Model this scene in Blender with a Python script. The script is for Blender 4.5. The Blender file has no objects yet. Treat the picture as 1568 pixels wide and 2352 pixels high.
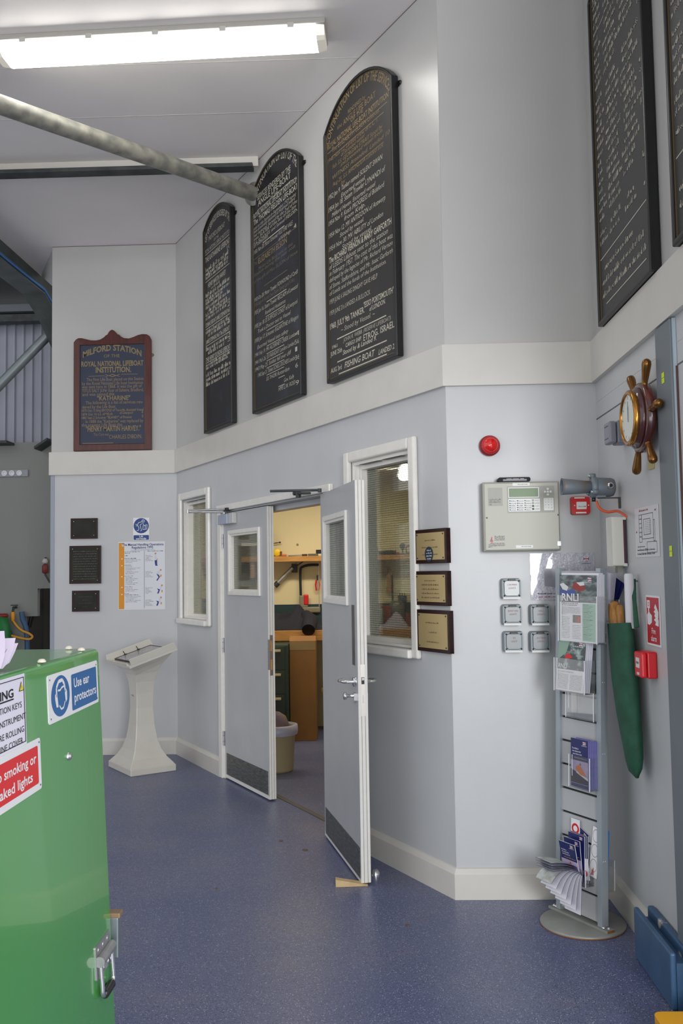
import bpy, math, random
from mathutils import Vector, Matrix
random.seed(7)
SC = bpy.context.scene
COL = SC.collection
R = math.radians

# ------------------------------------------------------------------ camera
FPX, YAW, PIT, ROL = 2126.15, -0.0302, 0.0651, -0.0158
EYE = Vector((0, 0, 1.57))
_cy, _sy, _cp, _sp = math.cos(YAW), math.sin(YAW), math.cos(PIT), math.sin(PIT)
FW = Vector((_sy * _cp, _cy * _cp, _sp)); _rt = Vector((_cy, -_sy, 0)); _up = _rt.cross(FW)
CR = math.cos(ROL) * _rt + math.sin(ROL) * _up
CU = -math.sin(ROL) * _rt + math.cos(ROL) * _up
cd = bpy.data.cameras.new('camera'); cam = bpy.data.objects.new('camera', cd); COL.objects.link(cam)
cd.sensor_fit = 'VERTICAL'; cd.sensor_height = 24.0; cd.lens = FPX / 2352 * 24.0
cd.clip_start = 0.05; cd.clip_end = 100
m = Matrix.Identity(4)
for i in range(3):
    m[i][0], m[i][1], m[i][2], m[i][3] = CR[i], CU[i], -FW[i], EYE[i]
cam.matrix_world = m
SC.camera = cam

# ------------------------------------------------------------------ light and exposure
SC.view_settings.view_transform = 'Standard'; SC.view_settings.look = 'None'
SC.view_settings.gamma = 1.0; SC.view_settings.use_curve_mapping = False
SC.view_settings.exposure = 0.3
W = bpy.data.worlds.new('daylight'); SC.world = W; W.use_nodes = True
bg = W.node_tree.nodes['Background']
bg.inputs[0].default_value = (0.97, 0.98, 1.0, 1); bg.inputs[1].default_value = 0.82

def area(name, loc, target, sx, sy, power, color, spread=180):
    l = bpy.data.lights.new(name, 'AREA'); l.shape = 'RECTANGLE'; l.size = sx; l.size_y = sy
    l.energy = power; l.color = color; l.spread = R(spread)
    o = bpy.data.objects.new(name, l); COL.objects.link(o)
    o.location = loc
    o.rotation_euler = (Vector(target) - Vector(loc)).to_track_quat('-Z', 'Y').to_euler()
    return o
# daylight through the open boathouse doorway behind and to the right of the viewer
area('doorway_daylight', (2.2, -4.2, 2.3), (0.5, 4.6, 1.2), 1.6, 2.4, 265, (0.97, 0.98, 1.0))
# added fill lamp, low behind the viewer and aimed up to brighten the ceiling
area('ceiling_fill', (-0.8, -3.0, 0.4), (-0.8, 4.0, 4.6), 6.0, 2.4, 140, (1.0, 0.97, 0.93))

# ------------------------------------------------------------------ helpers
def lin(c):
    c /= 255.0
    return c / 12.92 if c <= 0.04045 else ((c + 0.055) / 1.055) ** 2.4

MATS = {}
def M(name, rgb, rough=0.5, metal=0.0, var=0.0, scale=8.0, bump=0.0, bscale=60.0, emit=0.0, coat=0.0, rgb2=None, thr=None, spec=0.5, alpha=1.0, stretch=None):
    if name in MATS: return MATS[name]
    m = bpy.data.materials.new(name); m.use_nodes = True
    nt = m.node_tree; N = nt.nodes; L = nt.links
    b = N['Principled BSDF']
    c1 = tuple(lin(x) for x in rgb) + (1,)
    b.inputs['Base Color'].default_value = c1
    b.inputs['Roughness'].default_value = rough; b.inputs['Metallic'].default_value = metal
    b.inputs['Coat Weight'].default_value = coat
    b.inputs['Specular IOR Level'].default_value = spec
    b.inputs['Alpha'].default_value = alpha
    if emit:
        b.inputs['Emission Color'].default_value = c1; b.inputs['Emission Strength'].default_value = emit
    if var or bump or rgb2:
        tc = N.new('ShaderNodeTexCoord'); src = tc.outputs['Object']
        if stretch:
            mp = N.new('ShaderNodeMapping'); mp.inputs['Scale'].default_value = stretch
            L.new(src, mp.inputs['Vector']); src = mp.outputs['Vector']
    if var or rgb2:
        n = N.new('ShaderNodeTexNoise'); n.inputs['Scale'].default_value = scale; n.inputs['Detail'].default_value = 5
        L.new(src, n.inputs['Vector'])
        cr = N.new('ShaderNodeValToRGB'); e = cr.color_ramp.elements
        if rgb2:
            e[0].color = c1; e[1].color = tuple(lin(x) for x in rgb2) + (1,)
            lo, hi = thr if thr else (0.35, 0.65)
            e[0].position, e[1].position = lo, hi
        else:
            e[0].color = tuple(max(0, x * (1 - var)) for x in c1[:3]) + (1,)
            e[1].color = tuple(min(1, x * (1 + var)) for x in c1[:3]) + (1,)
            e[0].position, e[1].position = 0.3, 0.7
        L.new(n.outputs['Fac'], cr.inputs['Fac']); L.new(cr.outputs['Color'], b.inputs['Base Color'])
    if bump:
        n2 = N.new('ShaderNodeTexNoise'); n2.inputs['Scale'].default_value = bscale; n2.inputs['Detail'].default_value = 3
        L.new(src, n2.inputs['Vector'])
        bp = N.new('ShaderNodeBump'); bp.inputs['Strength'].default_value = bump; bp.inputs['Distance'].default_value = 0.01
        L.new(n2.outputs['Fac'], bp.inputs['Height']); L.new(bp.outputs['Normal'], b.inputs['Normal'])
    MATS[name] = m
    return m

def glassmat(name, tint=(0.97, 0.98, 0.98), gloss=0.10, grid=None, gw=0.09, rough=0.02):
    if name in MATS: return MATS[name]
    m = bpy.data.materials.new(name); m.use_nodes = True
    nt = m.node_tree; N = nt.nodes; L = nt.links; N.remove(N['Principled BSDF'])
    out = N['Material Output']
    t = N.new('ShaderNodeBsdfTransparent'); t.inputs[0].default_value = tint + (1,)
    g = N.new('ShaderNodeBsdfGlossy'); g.inputs['Roughness'].default_value = rough
    fr = N.new('ShaderNodeLayerWeight'); fr.inputs['Blend'].default_value = 0.25
    mm = N.new('ShaderNodeMath'); mm.operation = 'MULTIPLY_ADD'; mm.inputs[1].default_value = 0.5; mm.inputs[2].default_value = gloss * 0.4
    L.new(fr.outputs['Fresnel'], mm.inputs[0])
    mx = N.new('ShaderNodeMixShader'); L.new(mm.outputs[0], mx.inputs[0]); L.new(t.outputs[0], mx.inputs[1]); L.new(g.outputs[0], mx.inputs[2])
    last = mx
    if grid:
        tc = N.new('ShaderNodeTexCoord'); sp = N.new('ShaderNodeSeparateXYZ'); L.new(tc.outputs['Object'], sp.inputs[0])
        outs = []
        for ax in (0, 1):
            d = N.new('ShaderNodeMath'); d.operation = 'DIVIDE'; d.inputs[1].default_value = grid; L.new(sp.outputs[ax], d.inputs[0])
            f = N.new('ShaderNodeMath'); f.operation = 'FRACT'; L.new(d.outputs[0], f.inputs[0])
            c = N.new('ShaderNodeMath'); c.operation = 'LESS_THAN'; c.inputs[1].default_value = gw; L.new(f.outputs[0], c.inputs[0])
            outs.append(c)
        mxm = N.new('ShaderNodeMath'); mxm.operation = 'MAXIMUM'; L.new(outs[0].outputs[0], mxm.inputs[0]); L.new(outs[1].outputs[0], mxm.inputs[1])
        df = N.new('ShaderNodeBsdfPrincipled'); df.inputs['Base Color'].default_value = (0.09, 0.09, 0.08, 1); df.inputs['Roughness'].default_value = 0.5
        m2 = N.new('ShaderNodeMixShader'); L.new(mxm.outputs[0], m2.inputs[0]); L.new(mx.outputs[0], m2.inputs[1]); L.new(df.outputs[0], m2.inputs[2])
        last = m2
    L.new(last.outputs[0], out.inputs['Surface'])
    MATS[name] = m
    return m

class Fr:
    """A flat place in the room: origin, rightward axis u, upward axis v, outward axis w."""
    def __init__(s, O, u, v=(0, 0, 1)):
        s.O = Vector(O); s.u = Vector(u).normalized(); s.v = Vector(v).normalized(); s.w = s.u.cross(s.v)
    def mat(s, a=0, b=0, c=0):
        p = s.O + s.u * a + s.v * b + s.w * c
        return Matrix(((s.u.x, s.v.x, s.w.x, p.x), (s.u.y, s.v.y, s.w.y, p.y), (s.u.z, s.v.z, s.w.z, p.z), (0, 0, 0, 1)))
    def on(s, px, py, off=0.0):
        r = ray(px, py); t = ((s.O + s.w * off - EYE).dot(s.w)) / r.dot(s.w); p = EYE + r * t - s.O
        return p.dot(s.u), p.dot(s.v)
def ray(px, py): return FW + CR * ((px - 784) / FPX) + CU * ((1176 - py) / FPX)
def at(px, py, y):
    r = ray(px, py); return EYE + r * (y / r.y)
def flo(px, py, z=0.0):
    r = ray(px, py); return EYE + r * ((z - EYE.z) / r.z)

FC = Fr((-1.722, 8.217, 0), (0.5, -0.8660254, 0))      # wall with the doors
FD = Fr((0.388, 4.565, 0), (1, 0, 0))                  # wall with the alarm panel
FB = Fr((-1.722, 8.217, 0), (1, 0, 0))                 # far wall with the mahogany board (u runs negative)
FE = Fr((1.128, 4.565, 0), (0, -1, 0))                 # right wall with the clock
WORLD = Fr((0, 0, 0), (1, 0, 0), (0, 1, 0))            # world axes, w is up

_tc = {}
def glyphs(s, shear=0.0, bold=0.0, align='LEFT', space=1.0):
    k = (s, shear, bold, space)
    if k in _tc: return _tc[k]
    c = bpy.data.curves.new('t', 'FONT'); c.body = s; c.size = 1; c.shear = shear; c.offset = bold; c.resolution_u = 2; c.space_character = space
    o = bpy.data.objects.new('t', c); COL.objects.link(o)
    me = bpy.data.meshes.new_from_object(o.evaluated_get(bpy.context.evaluated_depsgraph_get()))
    vs = [tuple(v.co) for v in me.vertices]; fs = [tuple(p.vertices) for p in me.polygons]
    bpy.data.objects.remove(o); bpy.data.curves.remove(c); bpy.data.meshes.remove(me)
    _tc[k] = (vs, fs)
    return _tc[k]

def rr(x0, x1, y0, y1, r, n=4):
    p = []
    for cx, cy, a0 in ((x1 - r, y0 + r, -90), (x1 - r, y1 - r, 0), (x0 + r, y1 - r, 90), (x0 + r, y0 + r, 180)):
        for i in range(n + 1):
            a = R(a0 + 90 * i / n); p.append((cx + r * math.cos(a), cy + r * math.sin(a)))
    return p
def circ(cx, cy, r, n=24, ry=None):
    return [(cx + r * math.cos(2 * math.pi * i / n), cy + (ry or r) * math.sin(2 * math.pi * i / n)) for i in range(n)]

class MB:
    def __init__(s): s.v = []; s.f = []; s.m = []; s.sm = []; s.mats = []; s.X = None
    def mi(s, mat):
        if mat not in s.mats: s.mats.append(mat)
        return s.mats.index(mat)
    def add(s, vs, fs, mat, smooth=False):
        b = len(s.v); k = s.mi(mat)
        s.v += [tuple(s.X @ Vector(v)) if s.X is not None else tuple(v) for v in vs]
        for f in fs: s.f.append(tuple(b + i for i in f)); s.m.append(k); s.sm.append(smooth)
        return s
    def box(s, x0, x1, y0, y1, z0, z1, mat):
        v = [(x0, y0, z0), (x1, y0, z0), (x1, y1, z0), (x0, y1, z0), (x0, y0, z1), (x1, y0, z1), (x1, y1, z1), (x0, y1, z1)]
        return s.add(v, [(0, 3, 2, 1), (4, 5, 6, 7), (0, 1, 5, 4), (1, 2, 6, 5), (2, 3, 7, 6), (3, 0, 4, 7)], mat)
    def hexa(s, b, t, mat, smooth=False):
        return s.add(list(b) + list(t), [(0, 3, 2, 1), (4, 5, 6, 7), (0, 1, 5, 4), (1, 2, 6, 5), (2, 3, 7, 6), (3, 0, 4, 7)], mat, smooth)
    def poly(s, pts, mat, z=0.0):
        p = [(q[0], q[1], z) if len(q) == 2 else tuple(q) for q in pts]
        return s.add(p, [tuple(range(len(p)))], mat)
    def rect(s, x0, x1, y0, y1, z, mat): return s.poly([(x0, y0), (x1, y0), (x1, y1), (x0, y1)], mat, z)
    def prism(s, pts, z0, z1, mat, smooth=False, inset=0.0):
        n = len(pts); 
        if inset:
            cx = sum(p[0] for p in pts) / n; cy = sum(p[1] for p in pts) / n
            W_ = max(p[0] for p in pts) - min(p[0] for p in pts); H_ = max(p[1] for p in pts) - min(p[1] for p in pts)
            top = [(cx + (p[0] - cx) * (1 - 2 * inset / W_), cy + (p[1] - cy) * (1 - 2 * inset / H_)) for p in pts]
        else: top = pts
        v = [(p[0], p[1], z0) for p in pts] + [(p[0], p[1], z1) for p in top]
        s.add(v, [tuple(range(n - 1, -1, -1)), tuple(range(n, 2 * n))], mat)
        return s.add(v, [(i, (i + 1) % n, n + (i + 1) % n, n + i) for i in range(n)], mat, smooth)
    def ring(s, o, i, z0, z1, mat):
        """frame between two outlines with the same number of points"""
        n = len(o); v = [(p[0], p[1], z0) for p in o] + [(p[0], p[1], z0) for p in i] + [(p[0], p[1], z1) for p in o] + [(p[0], p[1], z1) for p in i]
        f = []
        for k in range(n):
            j = (k + 1) % n
            f += [(k, j, 2 * n + j, 2 * n + k), (n + j, n + k, 3 * n + k, 3 * n + j), (2 * n + k, 2 * n + j, 3 * n + j, 3 * n + k), (j, k, n + k, n + j)]
        return s.add(v, f, mat)
    def frame(s, x0, x1, y0, y1, t, z0, z1, mat):
        return s.ring([(x0, y0), (x1, y0), (x1, y1), (x0, y1)], [(x0 + t, y0 + t), (x1 - t, y0 + t), (x1 - t, y1 - t), (x0 + t, y1 - t)], z0, z1, mat)
    def tube(s, path, r, mat, n=10, caps=True, smooth=True, sx=1.0):
        P = [Vector(p) for p in path]; rs = r if isinstance(r, (list, tuple)) else [r] * len(P)
        up = None; v = []; f = []
        for i, p in enumerate(P):
            t = (P[min(i + 1, len(P) - 1)] - P[max(i - 1, 0)]).normalized()
            if up is None: up = t.orthogonal().normalized()
            a = (up - t * up.dot(t)).normalized(); b = t.cross(a); up = a
            for k in range(n):
                g = 2 * math.pi * k / n; v.append(tuple(p + a * math.cos(g) * rs[i] * sx + b * math.sin(g) * rs[i]))
        for i in range(len(P) - 1):
            for k in range(n):
                j = (k + 1) % n; f.append((i * n + k, i * n + j, (i + 1) * n + j, (i + 1) * n + k))
        s.add(v, f, mat, smooth)
        if caps: s.add(v, [tuple(range(n - 1, -1, -1)), tuple(range((len(P) - 1) * n, len(P) * n))], mat)
        return s
    def lathe(s, prof, mat, o=(0, 0, 0), a=(0, 0, 1), n=28, smooth=True, ang=None):
        a = Vector(a).normalized(); x = a.orthogonal().normalized(); y = a.cross(x); o = Vector(o); v = []; f = []
        for r, h in prof:
            for k in range(n):
                g = 2 * math.pi * k / n; v.append(tuple(o + a * h + (x * math.cos(g) + y * math.sin(g)) * max(r, 1e-5)))
        for i in range(len(prof) - 1):
            for k in range(n):
                j = (k + 1) % n; f.append((i * n + k, i * n + j, (i + 1) * n + j, (i + 1) * n + k))
        return s.add(v, f, mat, smooth)
    def sheet(s, A, B, mat, t=0.0008, mat2=None, mat3=None):
        """a bent sheet between two edge curves with the same number of points"""
        A = [Vector(p) for p in A]; B = [Vector(p) for p in B]; n = len(A); v = []
        nrm = []
        for i in range(n):
            d = A[min(i + 1, n - 1)] - A[max(i - 1, 0)]; nrm.append(d.cross(B[i] - A[i]).normalized() * t)
        v = A + B + [p + q for p, q in zip(A, nrm)] + [p + q for p, q in zip(B, nrm)]
        f1 = [(i, i + 1, n + i + 1, n + i) for i in range(n - 1)]; f2 = [(2 * n + i + 1, 2 * n + i, 3 * n + i, 3 * n + i + 1) for i in range(n - 1)]
        s.add(v, f1, mat2 or mat, True); s.add(v, f2, mat, True)
        e = []
        for i in range(n - 1): e += [(i + 1, i, 2 * n + i, 2 * n + i + 1), (n + i, n + i + 1, 3 * n + i + 1, 3 * n + i)]
        e += [(0, n, 3 * n, 2 * n), (2 * n - 1, n - 1, 3 * n - 1, 4 * n - 1)]
        return s.add(v, e, mat3 or mat)
    def txt(s, t, x0, x1, y, h, mat, z=0.0006, shear=0.0, bold=0.0, y1=None, wave=None):
        """lettering fitted between x0 and x1 on baseline y with capitals h high"""
        vs, fs = glyphs(t, shear, bold)
        if not vs: return s
        lo = min(v[0] for v in vs); hi = max(v[0] for v in vs); k = (x1 - x0) / max(hi - lo, 1e-6); q = h / 0.729
        out = []
        for v in vs:
            X = x0 + (v[0] - lo) * k; Y = y + v[1] * q
            if wave: Y += wave((X - x0) / (x1 - x0))
            out.append((X, Y, z))
        return s.add(out, fs, mat)
    def txtc(s, t, x, y, h, mat, z=0.0006, shear=0.0, bold=0.0, al='L', cond=1.0):
        vs, fs = glyphs(t, shear, bold)
        lo = min(v[0] for v in vs); hi = max(v[0] for v in vs); w = (hi - lo) * h / 0.729 * cond
        x0 = x if al == 'L' else x - w / 2 if al == 'C' else x - w
        return s.txt(t, x0, x0 + w, y, h, mat, z, shear, bold)
    def scrib(s, x0, x1, y, h, mat, z=0.0006, rnd=None, fill=0.55):
        """a line of writing too small to read: rows of tiny strokes in word groups"""
        rnd = rnd or random; x = x0
        while x < x1 - h * 0.5:
            for _ in range(rnd.randint(2, 8)):
                if x > x1: break
                w = h * rnd.uniform(0.22, 0.5); hh = h * rnd.choice((0.55, 0.6, 0.65, 1.0)); t = h * 0.17
                s.rect(x, x + t, y, y + hh, z, mat)
                if rnd.random() < 0.6: s.rect(x, x + w * 0.8, y, y + t, z, mat)
                if rnd.random() < 0.5: s.rect(x, x + w * 0.8, y + hh - t, y + hh, z, mat)
                if rnd.random() < 0.4: s.rect(x + w * 0.7, x + w * 0.7 + t, y, y + hh, z, mat)
                x += w * 1.15
            x += h * 0.5
        return s
    def build(s, name, parent=None, bevel=0.0, seg=2, matrix=None, ang=40):
        me = bpy.data.meshes.new(name); me.from_pydata(s.v, [], s.f)
        for mt in s.mats: me.materials.append(mt)
        me.polygons.foreach_set('material_index', s.m); me.polygons.foreach_set('use_smooth', s.sm); me.update()
        o = bpy.data.objects.new(name, me); COL.objects.link(o)
        if parent is not None: o.parent = parent
        elif matrix is not None: o.matrix_world = matrix
        if bevel:
            b = o.modifiers.new('edge', 'BEVEL'); b.width = bevel; b.segments = seg; b.limit_method = 'ANGLE'; b.angle_limit = R(ang)
        return o

def tag(o, label, cat, group=None, kind=None):
    o['label'] = label; o['category'] = cat
    if group: o['group'] = group
    if kind: o['kind'] = kind
    return o
def thing(name, label, cat, matrix, group=None):
    o = bpy.data.objects.new(name, None); COL.objects.link(o); o.empty_display_size = 0.05
    o.matrix_world = matrix
    return tag(o, label, cat, group)
def struct(o, label=None):
    o['kind'] = 'structure'
    if label: o['label'] = label
    return o
def dup(o, matrix, label):
    r = o.copy(); COL.objects.link(r); r.matrix_world = matrix; r['label'] = label
    for ch in list(o.children):
        c = ch.copy(); COL.objects.link(c); c.parent = r
        for g in list(ch.children):
            d = g.copy(); COL.objects.link(d); d.parent = c
    return r

# ------------------------------------------------------------------ materials
wall_low = M('wall_paint_grey', (188, 190, 192), 0.36, var=0.025, scale=3, bump=0.03, bscale=40)
wall_up = M('wall_paint_pale', (184, 183, 181), 0.28, var=0.02, scale=3, bump=0.03, bscale=30)
cream = M('cream_gloss', (202, 199, 192), 0.28, var=0.03, scale=6)
ceil_m = M('ceiling_board', (228, 224, 222), 0.6, var=0.03, scale=2)
white_gl = M('white_gloss', (222, 220, 214), 0.25, var=0.03, scale=20)
door_m = M('door_paint', (176, 178, 180), 0.3, var=0.03, scale=5)
seam_m = M('seam_shadow_gap', (95, 94, 96), 0.7)
blackm = M('black_paint', (16, 17, 18), 0.35, var=0.2, scale=30)
blackpl = M('black_plastic', (20, 20, 24), 0.35)
steel = M('brushed_steel', (176, 176, 178), 0.38, 0.75, var=0.1, scale=40)
chrome = M('chrome', (214, 214, 216), 0.16, 0.9)
galv = M('galvanised', (122, 122, 116), 0.5, 0.35, rgb2=(164, 162, 150), scale=14, thr=(0.35, 0.68))
darksteel = M('dark_steel', (74, 78, 78), 0.55, 0.3, rgb2=(54, 58, 58), scale=9, thr=(0.35, 0.65))
redpl = M('red_plastic', (200, 24, 26), 0.35)
paper = M('white_paper', (232, 230, 236), 0.5)
ink = M('black_ink', (24, 24, 26), 0.6)
inkgrey = M('grey_ink', (105, 105, 112), 0.6)
gold = M('gold_leaf', (132, 114, 80), 0.5, 0.0, var=0.2, scale=60)
silverp = M('signwriter_white', (182, 177, 162), 0.5, var=0.12, scale=80)
wood = M('pine', (196, 146, 82), 0.5, rgb2=(168, 116, 58), scale=6, thr=(0.3, 0.7), stretch=(1, 12, 12))
# ------------------------------------------------------------------ room shell
ZC = 4.586
def mitre_sweep(name, P, i, prof, mat, ends=True):
    """sweep a profile of (out, up) along plan segment P[i]->P[i+1], mitred to its neighbours"""
    P = [Vector((p[0], p[1])) for p in P]
    def nrm(a, b):
        d = (b - a).normalized(); return Vector((d.y, -d.x))
    def mit(j):
        n = [nrm(P[k], P[k + 1]) for k in (j - 1, j) if 0 <= k < len(P) - 1]
        if len(n) == 1: return n[0]
        q = (n[0] + n[1]); return q / q.dot(n[0])
    a, b = P[i], P[i + 1]; ma, mb = mit(i), mit(i + 1)
    v = []; n = len(prof)
    for (p, mm) in ((a, ma), (b, mb)):
        for o, z in prof: q = p + mm * o; v.append((q.x, q.y, z))
    f = [(k, (k + 1) % n, n + (k + 1) % n, n + k) for k in range(n)] + [tuple(range(n - 1, -1, -1)), tuple(range(n, 2 * n))]
    b_ = MB().add(v, f, mat)
    return struct(b_.build(name))

PLAN = [(-2.857, 8.217), (-1.722, 8.217), (0.388, 4.565), (1.128, 4.565), (1.128, 1.5)]
SIDES = ['far', 'left', 'back', 'right']
# floor: dark blue safety vinyl, speckled
fm = bpy.data.materials.new('speckled_vinyl'); fm.use_nodes = True
_n = fm.node_tree.nodes; _l = fm.node_tree.links; _b = _n['Principled BSDF']
_tco = _n.new("ShaderNodeTexCoord"); TCO = _tco.outputs['Object']
n1 = _n.new('ShaderNodeTexNoise'); n1.inputs['Scale'].default_value = 1.6; n1.inputs['Detail'].default_value = 6; _l.new(TCO, n1.inputs['Vector'])
r1 = _n.new('ShaderNodeValToRGB'); r1.color_ramp.elements[0].color = (lin(86), lin(94), lin(130), 1); r1.color_ramp.elements[1].color = (lin(102), lin(107), lin(134), 1)
r1.color_ramp.elements[0].position = 0.35; r1.color_ramp.elements[1].position = 0.7; _l.new(n1.outputs['Fac'], r1.inputs['Fac'])
v1 = _n.new('ShaderNodeTexVoronoi'); v1.inputs['Scale'].default_value = 360; _l.new(TCO, v1.inputs['Vector'])
r2 = _n.new('ShaderNodeValToRGB'); r2.color_ramp.elements[0].color = (0, 0, 0, 1); r2.color_ramp.elements[1].color = (1, 1, 1, 1)
r2.color_ramp.elements[0].position = 0.84; r2.color_ramp.elements[1].position = 0.9; _l.new(v1.outputs['Color'], r2.inputs['Fac'])
v2 = _n.new('ShaderNodeTexVoronoi'); v2.inputs['Scale'].default_value = 290; _l.new(TCO, v2.inputs['Vector'])
r3 = _n.new('ShaderNodeValToRGB'); r3.color_ramp.elements[0].color = (1, 1, 1, 1); r3.color_ramp.elements[1].color = (0, 0, 0, 1)
r3.color_ramp.elements[0].position = 0.2; r3.color_ramp.elements[1].position = 0.3; _l.new(v2.outputs['Color'], r3.inputs['Fac'])
m1 = _n.new('ShaderNodeMixRGB'); m1.inputs[2].default_value = (lin(184), lin(188), lin(200), 1); _l.new(r2.outputs[0], m1.inputs[0]); _l.new(r1.outputs[0], m1.inputs[1])
m2 = _n.new('ShaderNodeMixRGB'); m2.inputs[2].default_value = (lin(56), lin(62), lin(92), 1); _l.new(r3.outputs[0], m2.inputs[0]); _l.new(m1.outputs[0], m2.inputs[1])
n3 = _n.new('ShaderNodeTexNoise'); n3.inputs['Scale'].default_value = 3.2; n3.inputs['Detail'].default_value = 8; n3.inputs['Roughness'].default_value = 0.7; _l.new(TCO, n3.inputs['Vector'])
r4 = _n.new('ShaderNodeValToRGB'); r4.color_ramp.elements[0].color = (0, 0, 0, 1); r4.color_ramp.elements[1].color = (0.3, 0.3, 0.3, 1)
r4.color_ramp.elements[0].position = 0.55; r4.color_ramp.elements[1].position = 0.78; _l.new(n3.outputs['Fac'], r4.inputs['Fac'])
m3 = _n.new('ShaderNodeMixRGB'); m3.inputs[2].default_value = (lin(122), lin(112), lin(108), 1); _l.new(r4.outputs[0], m3.inputs[0]); _l.new(m2.outputs[0], m3.inputs[1])
_l.new(m3.outputs[0], _b.inputs['Base Color']); _b.inputs['Roughness'].default_value = 0.36
struct(MB().box(-7, 4, -3.5, 13, -0.08, 0, fm).build('floor'))

# ceiling with butt joints between the boards
c = MB().box(-3.25, 1.35, -1.2, 9.6, ZC, ZC + 0.1, ceil_m)
for y in (2.9, 5.25, 5.86): c.box(-3.25, 1.3, y, y + 0.005, ZC - 0.0012, ZC, cream)
for x in (-2.55, -1.35, -0.1): c.box(x, x + 0.003, -1.2, 2.9, ZC - 0.001, ZC, cream)
struct(c.build('ceiling'))

# walls, each with its raised rail and skirting
DL, DR_, DH = 1.15, 2.90, 2.062
W1 = (0.19, 0.80, 1.20, 2.205); W2 = (3.25, 3.915, 1.17, 2.215)
def slab(name, fr, rects, t=0.15):
    b = MB(); sp = []
    for u0, u1, v0, v1 in rects:
        for za, zb, mt in ((v0, min(v1, 2.6), wall_low), (max(v0, 2.6), v1, wall_up)):
            if zb > za: b.box(u0, u1, za, zb, -t, 0, mt)
    return struct(b.build(name, matrix=fr.mat()))
slab('wall_left', FC, [(0, W1[0], 0, ZC), (W1[0], W1[1], 0, W1[2]), (W1[0], W1[1], W1[3], ZC), (W1[1], DL, 0, ZC), (DL, DR_, DH, ZC),
                       (DR_, W2[0], 0, ZC), (W2[0], W2[1], 0, W2[2]), (W2[0], W2[1], W2[3], ZC), (W2[1], 4.218, 0, ZC)])
slab('wall_back', FD, [(0, 0.74, 0, ZC)])
slab('wall_far', FB, [(-1.135, 0, 0, ZC)])
b = MB().box(0, 1.52, 0, 2.6, -0.12, 0, wall_low).box(1.52, 3.06, 2.48, 2.6, -0.12, 0, wall_low).box(0, 3.06, 2.6, ZC, -0.12, 0, wall_up)
for z in (2.3, 2.385): b.box(0, 1.52, z, z + (0.006 if z < 2.35 else 0.002), -0.001, 0.0012, seam_m if z < 2.35 else cream)
struct(b.build('wall_right', matrix=FE.mat()))
RAIL = [(0, 2.4824), (0.025, 2.4824), (0.025, 2.689), (0, 2.689)]
SKIRT = [(0, 0), (0.02, 0), (0.02, 0.118), (0.008, 0.142), (0, 0.1455)]
for i, s in enumerate(SIDES):
    P = list(PLAN)
    if i == 0: P[0] = (-2.872, 8.217)
    mitre_sweep('trim_%d' % (i + 1), P, i, RAIL, cream)
    if i == 1:
        dv = Vector((0.5, -0.8660254)); o = Vector(PLAN[1])
        a, e = o + dv * 1.075, o + dv * 2.99
        mitre_sweep('baseboard_left', [PLAN[0], PLAN[1], tuple(a)], 1, SKIRT, cream)
        mitre_sweep('baseboard_left.001', [tuple(e), PLAN[2], PLAN[3]], 0, SKIRT, cream)
    elif i == 3:
        mitre_sweep('baseboard_right', [PLAN[2], PLAN[3], (1.128, 3.62)], 1, SKIRT, cream)
    else: mitre_sweep('baseboard_' + s, PLAN, i, SKIRT, cream)
b = MB()
for (fr_, u0_, u1_) in ((FC, 0.0, 4.218), (FB, -1.135, 0.0), (FD, 0, .74)):
    b.X = fr_.mat(); b.box(u0_, u1_, ZC - 0.005, ZC - 0.0005, 0.0, 0.0015, M('ceiling_joint', (112, 96, 92), 0.7))
struct(b.build('trim_12'))
# galvanised corner bead at the free end of the far wall
struct(MB().box(-1.14, -1.105, 0, 2.4824, -0.02, 0.004, M('corner_bead', (150, 156, 168), 0.4)).build('trim_5', matrix=FB.mat()))

# ------------------------------------------------------------------ windows
mesh_glass = glassmat('wired_glass', (0.90, 0.93, 0.88), 0.14, grid=0.0125, gw=0.11)
def window(name, u0, u1, v0, v1, sill, g):
    """architrave outline u0..u1, v0..v1; glass opening g"""
    root = bpy.data.objects.new(name, None); COL.objects.link(root); root.matrix_world = FC.mat(0, 0, 0); struct(root)
    t = 0.062; b = MB()
    b.box(u0, u0 + t, v0, v1, 0, 0.03, white_gl).box(u1 - t, u1, v0 - 0.01, v1, 0, 0.03, white_gl).box(u0 + t, u1 - t, v1 - t, v1, 0, 0.03, white_gl)
    struct(b.build('architrave', root, 0.012, 3))
    b = MB(); ia, ib, ja, jb = u0 + t - 0.012, u1 - t + 0.012, v0 + 0.02, v1 - t + 0.012
    b.frame(ia, ib, ja, jb, 0.032, -0.15, 0.0, white_gl)
    b.frame(ia + 0.03, ib - 0.03, ja + 0.03, jb - 0.03, 0.026, -0.12, -0.035, white_gl)
    b.box(ia + 0.10, (ia + ib) / 2 - 0.03, jb - 0.034, jb - 0.031, -0.032, 0.001, blackm).box((ia + ib) / 2 + 0.02, ib - 0.12, jb - 0.034, jb - 0.031, -0.032, 0.001, blackm)
    struct(b.build('window_frame', root, 0.002))
    struct(MB().box(u0 - 0.005, u1 + 0.005 - t, v0 - 0.01, v0 + 0.035, -0.02, 0.05, white_gl).build('window_sill', root, 0.008))
    struct(MB().box(ia + 0.05, ib - 0.05, ja + 0.05, jb - 0.05, -0.082, -0.076, mesh_glass).build('window_glass', root))
window('window_1', 0.115, 0.882, 1.16, 2.283, 0, None)
window('window_2', 3.187, 3.958, 1.13, 2.272, 0, None)

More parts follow.
